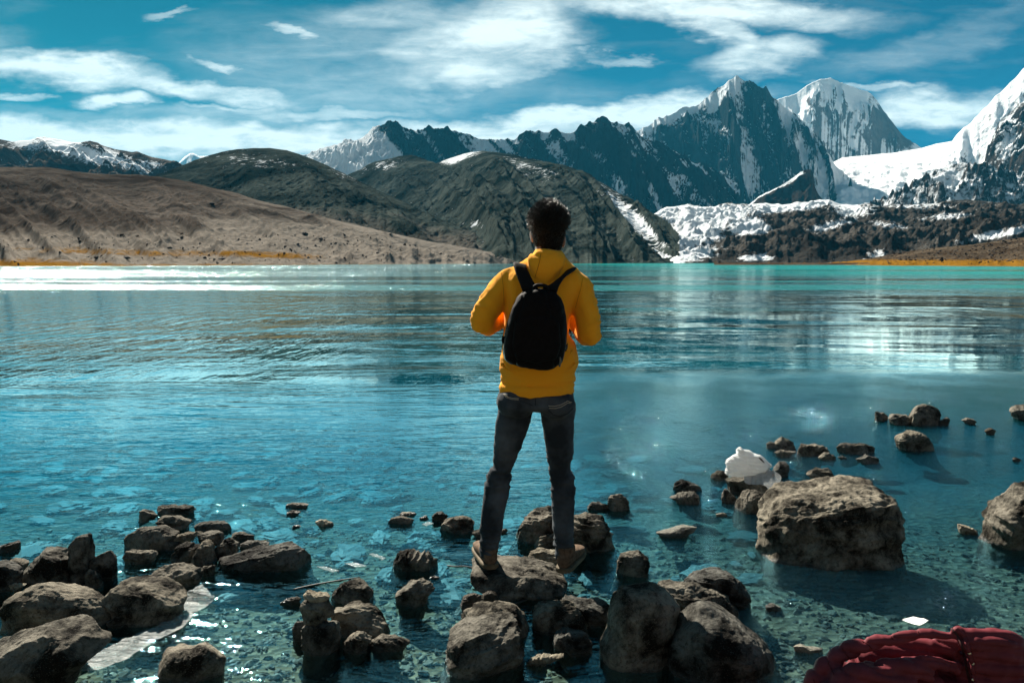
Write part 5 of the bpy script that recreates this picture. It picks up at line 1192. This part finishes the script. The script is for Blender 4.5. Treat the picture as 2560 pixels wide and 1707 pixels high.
for x, y in ((1817, 520), (1848, 608), (1865, 780)):
    p = on(tk, *K8(x, y), .004)
    if p is not None: g_ = Geo(); g_.ell(p, (.005, .003, .005), n=3); o_ = g_.obj('snap', m_snap, jk, loc=jl); o_.location = (0, 0, 0)

# ---------------------------------------------------------------- far shore details
K9 = lambda x, y: (x * .38265, 300 + y * .38265)
K10 = lambda x, y: (1560 + x * .42517, 150 + y * .42517)
trees_ = []
for o in list(bpy.data.objects):
    if o.name.split('.')[0] in ('hill', 'shore', 'moraine') : trees_.append(BVHTree.FromPolygons([v.co.copy() for v in o.data.vertices], [tuple(p.vertices) for p in o.data.polygons]))
def ground_hit(X, Y):
    d = ray(X, Y).normalized(); best = None
    for t_ in trees_:
        h = t_.ray_cast(Vector((0, 0, H)), d)
        if h[0] is not None and (best is None or h[3] < best[1]): best = (h[0], h[3])
    return best[0] if best else None
def far_rock(X, Y, wpx, hpx, label, name='boulder', tall=1.0):
    p = ground_hit(X, Y)
    if p is None: return
    s_ = p.y / FPX; v, f = ico(4)
    v = v + fbm(v[:, 0] * 1.3 + X, v[:, 1] * 1.3, v[:, 2] * 1.3, o=3, seed=2)[:, None] * v * .35
    v = v * (wpx / 2 * s_, wpx / 2 * s_, hpx / 2 * s_); o = mesh(name, v, f, m_far, smooth=False); o.location = p + Vector((0, 0, hpx * .3 * s_))
    tag(o, label, name.replace('_', ' '), 'boulders on the far shore')
m_far = simple('far_boulder', (.025, .02, .017), .85, var=.4, scale=1.5)
far_rock(*K9(632, 905), 12, 7, 'left one of two dark boulders on the ochre flat across the lake')
far_rock(*K9(826, 905), 18, 6, 'long flat dark boulder on the ochre flat across the lake')
far_rock(*K9(1462, 912), 22, 6, 'boulder by the far shore below the brown hill, nearest the middle')
far_rock(*K9(1992, 748), 14, 7, 'dark boulder on the grey slope below the rounded green hill')
far_rock(*K9(1385, 552), 12, 6, 'small dark boulder high on the brown slope')
far_rock(*K9(2095, 778), 10, 5, 'small boulder to the right of the one on the grey slope')
far_rock(*K9(120, 955), 4, 11, 'dark upright shape at the water line far left', name='upright_shape')  # small upright form, nature left open, built as a rough lump
far_rock(*K10(1870, 1185), 7, 14, 'dark upright shape on the ochre bank far right', name='upright_shape')  # a second upright form, likewise left open
# scree on the right bank and along the far left shore
pts_ = []
rs = np.random.RandomState(77)
while len(pts_) < 900:
    if rs.rand() < .62: X, Y = K10(rs.uniform(1450, 2352), rs.uniform(1000, 1200))
    else: X, Y = rs.uniform(0, 1150), rs.uniform(585, 660)
    p = ground_hit(X, Y)
    if p is not None and p.y < 700: pts_.append((p, rs.rand() ** 3))
scatter('scree', 'loose small stones strewn over the far banks of the lake', 'scree', len(pts_), lambda i: tuple(pts_[i][0]), lambda i: pts_[i][0].y / FPX * (.8 + 4.0 * pts_[i][1]), m_far, flatness=.7, lv=2)

# ---------------------------------------------------------------- mountain air
hm = bpy.data.materials.new('air'); hm.use_nodes = True; t = NT(hm.node_tree)
hb = hm.node_tree.nodes['Principled BSDF']; t.n.remove(hb)
pv = t.new('ShaderNodeVolumePrincipled'); pv.inputs['Color'].default_value = (.05, .50, .82, 1); pv.inputs['Density'].default_value = 2.3e-5; pv.inputs['Anisotropy'].default_value = .1
t.l.new(pv.outputs[0], [n for n in t.n if n.type == 'OUTPUT_MATERIAL'][0].inputs['Volume'])
x0, x1, y0, y1, z0, z1 = -15000, 15000, -3500, 17000, -320, 3200
vb = [(x, y, z) for x in (x0, x1) for y in (y0, y1) for z in (z0, z1)]
haze = mesh('haze', vb, [(0, 1, 3, 2), (4, 6, 7, 5), (0, 4, 5, 1), (2, 3, 7, 6), (0, 2, 6, 4), (1, 5, 7, 3)], hm, smooth=False)
tag(haze, kind='stuff', label='thin blue mountain air over the lake', cat='haze')
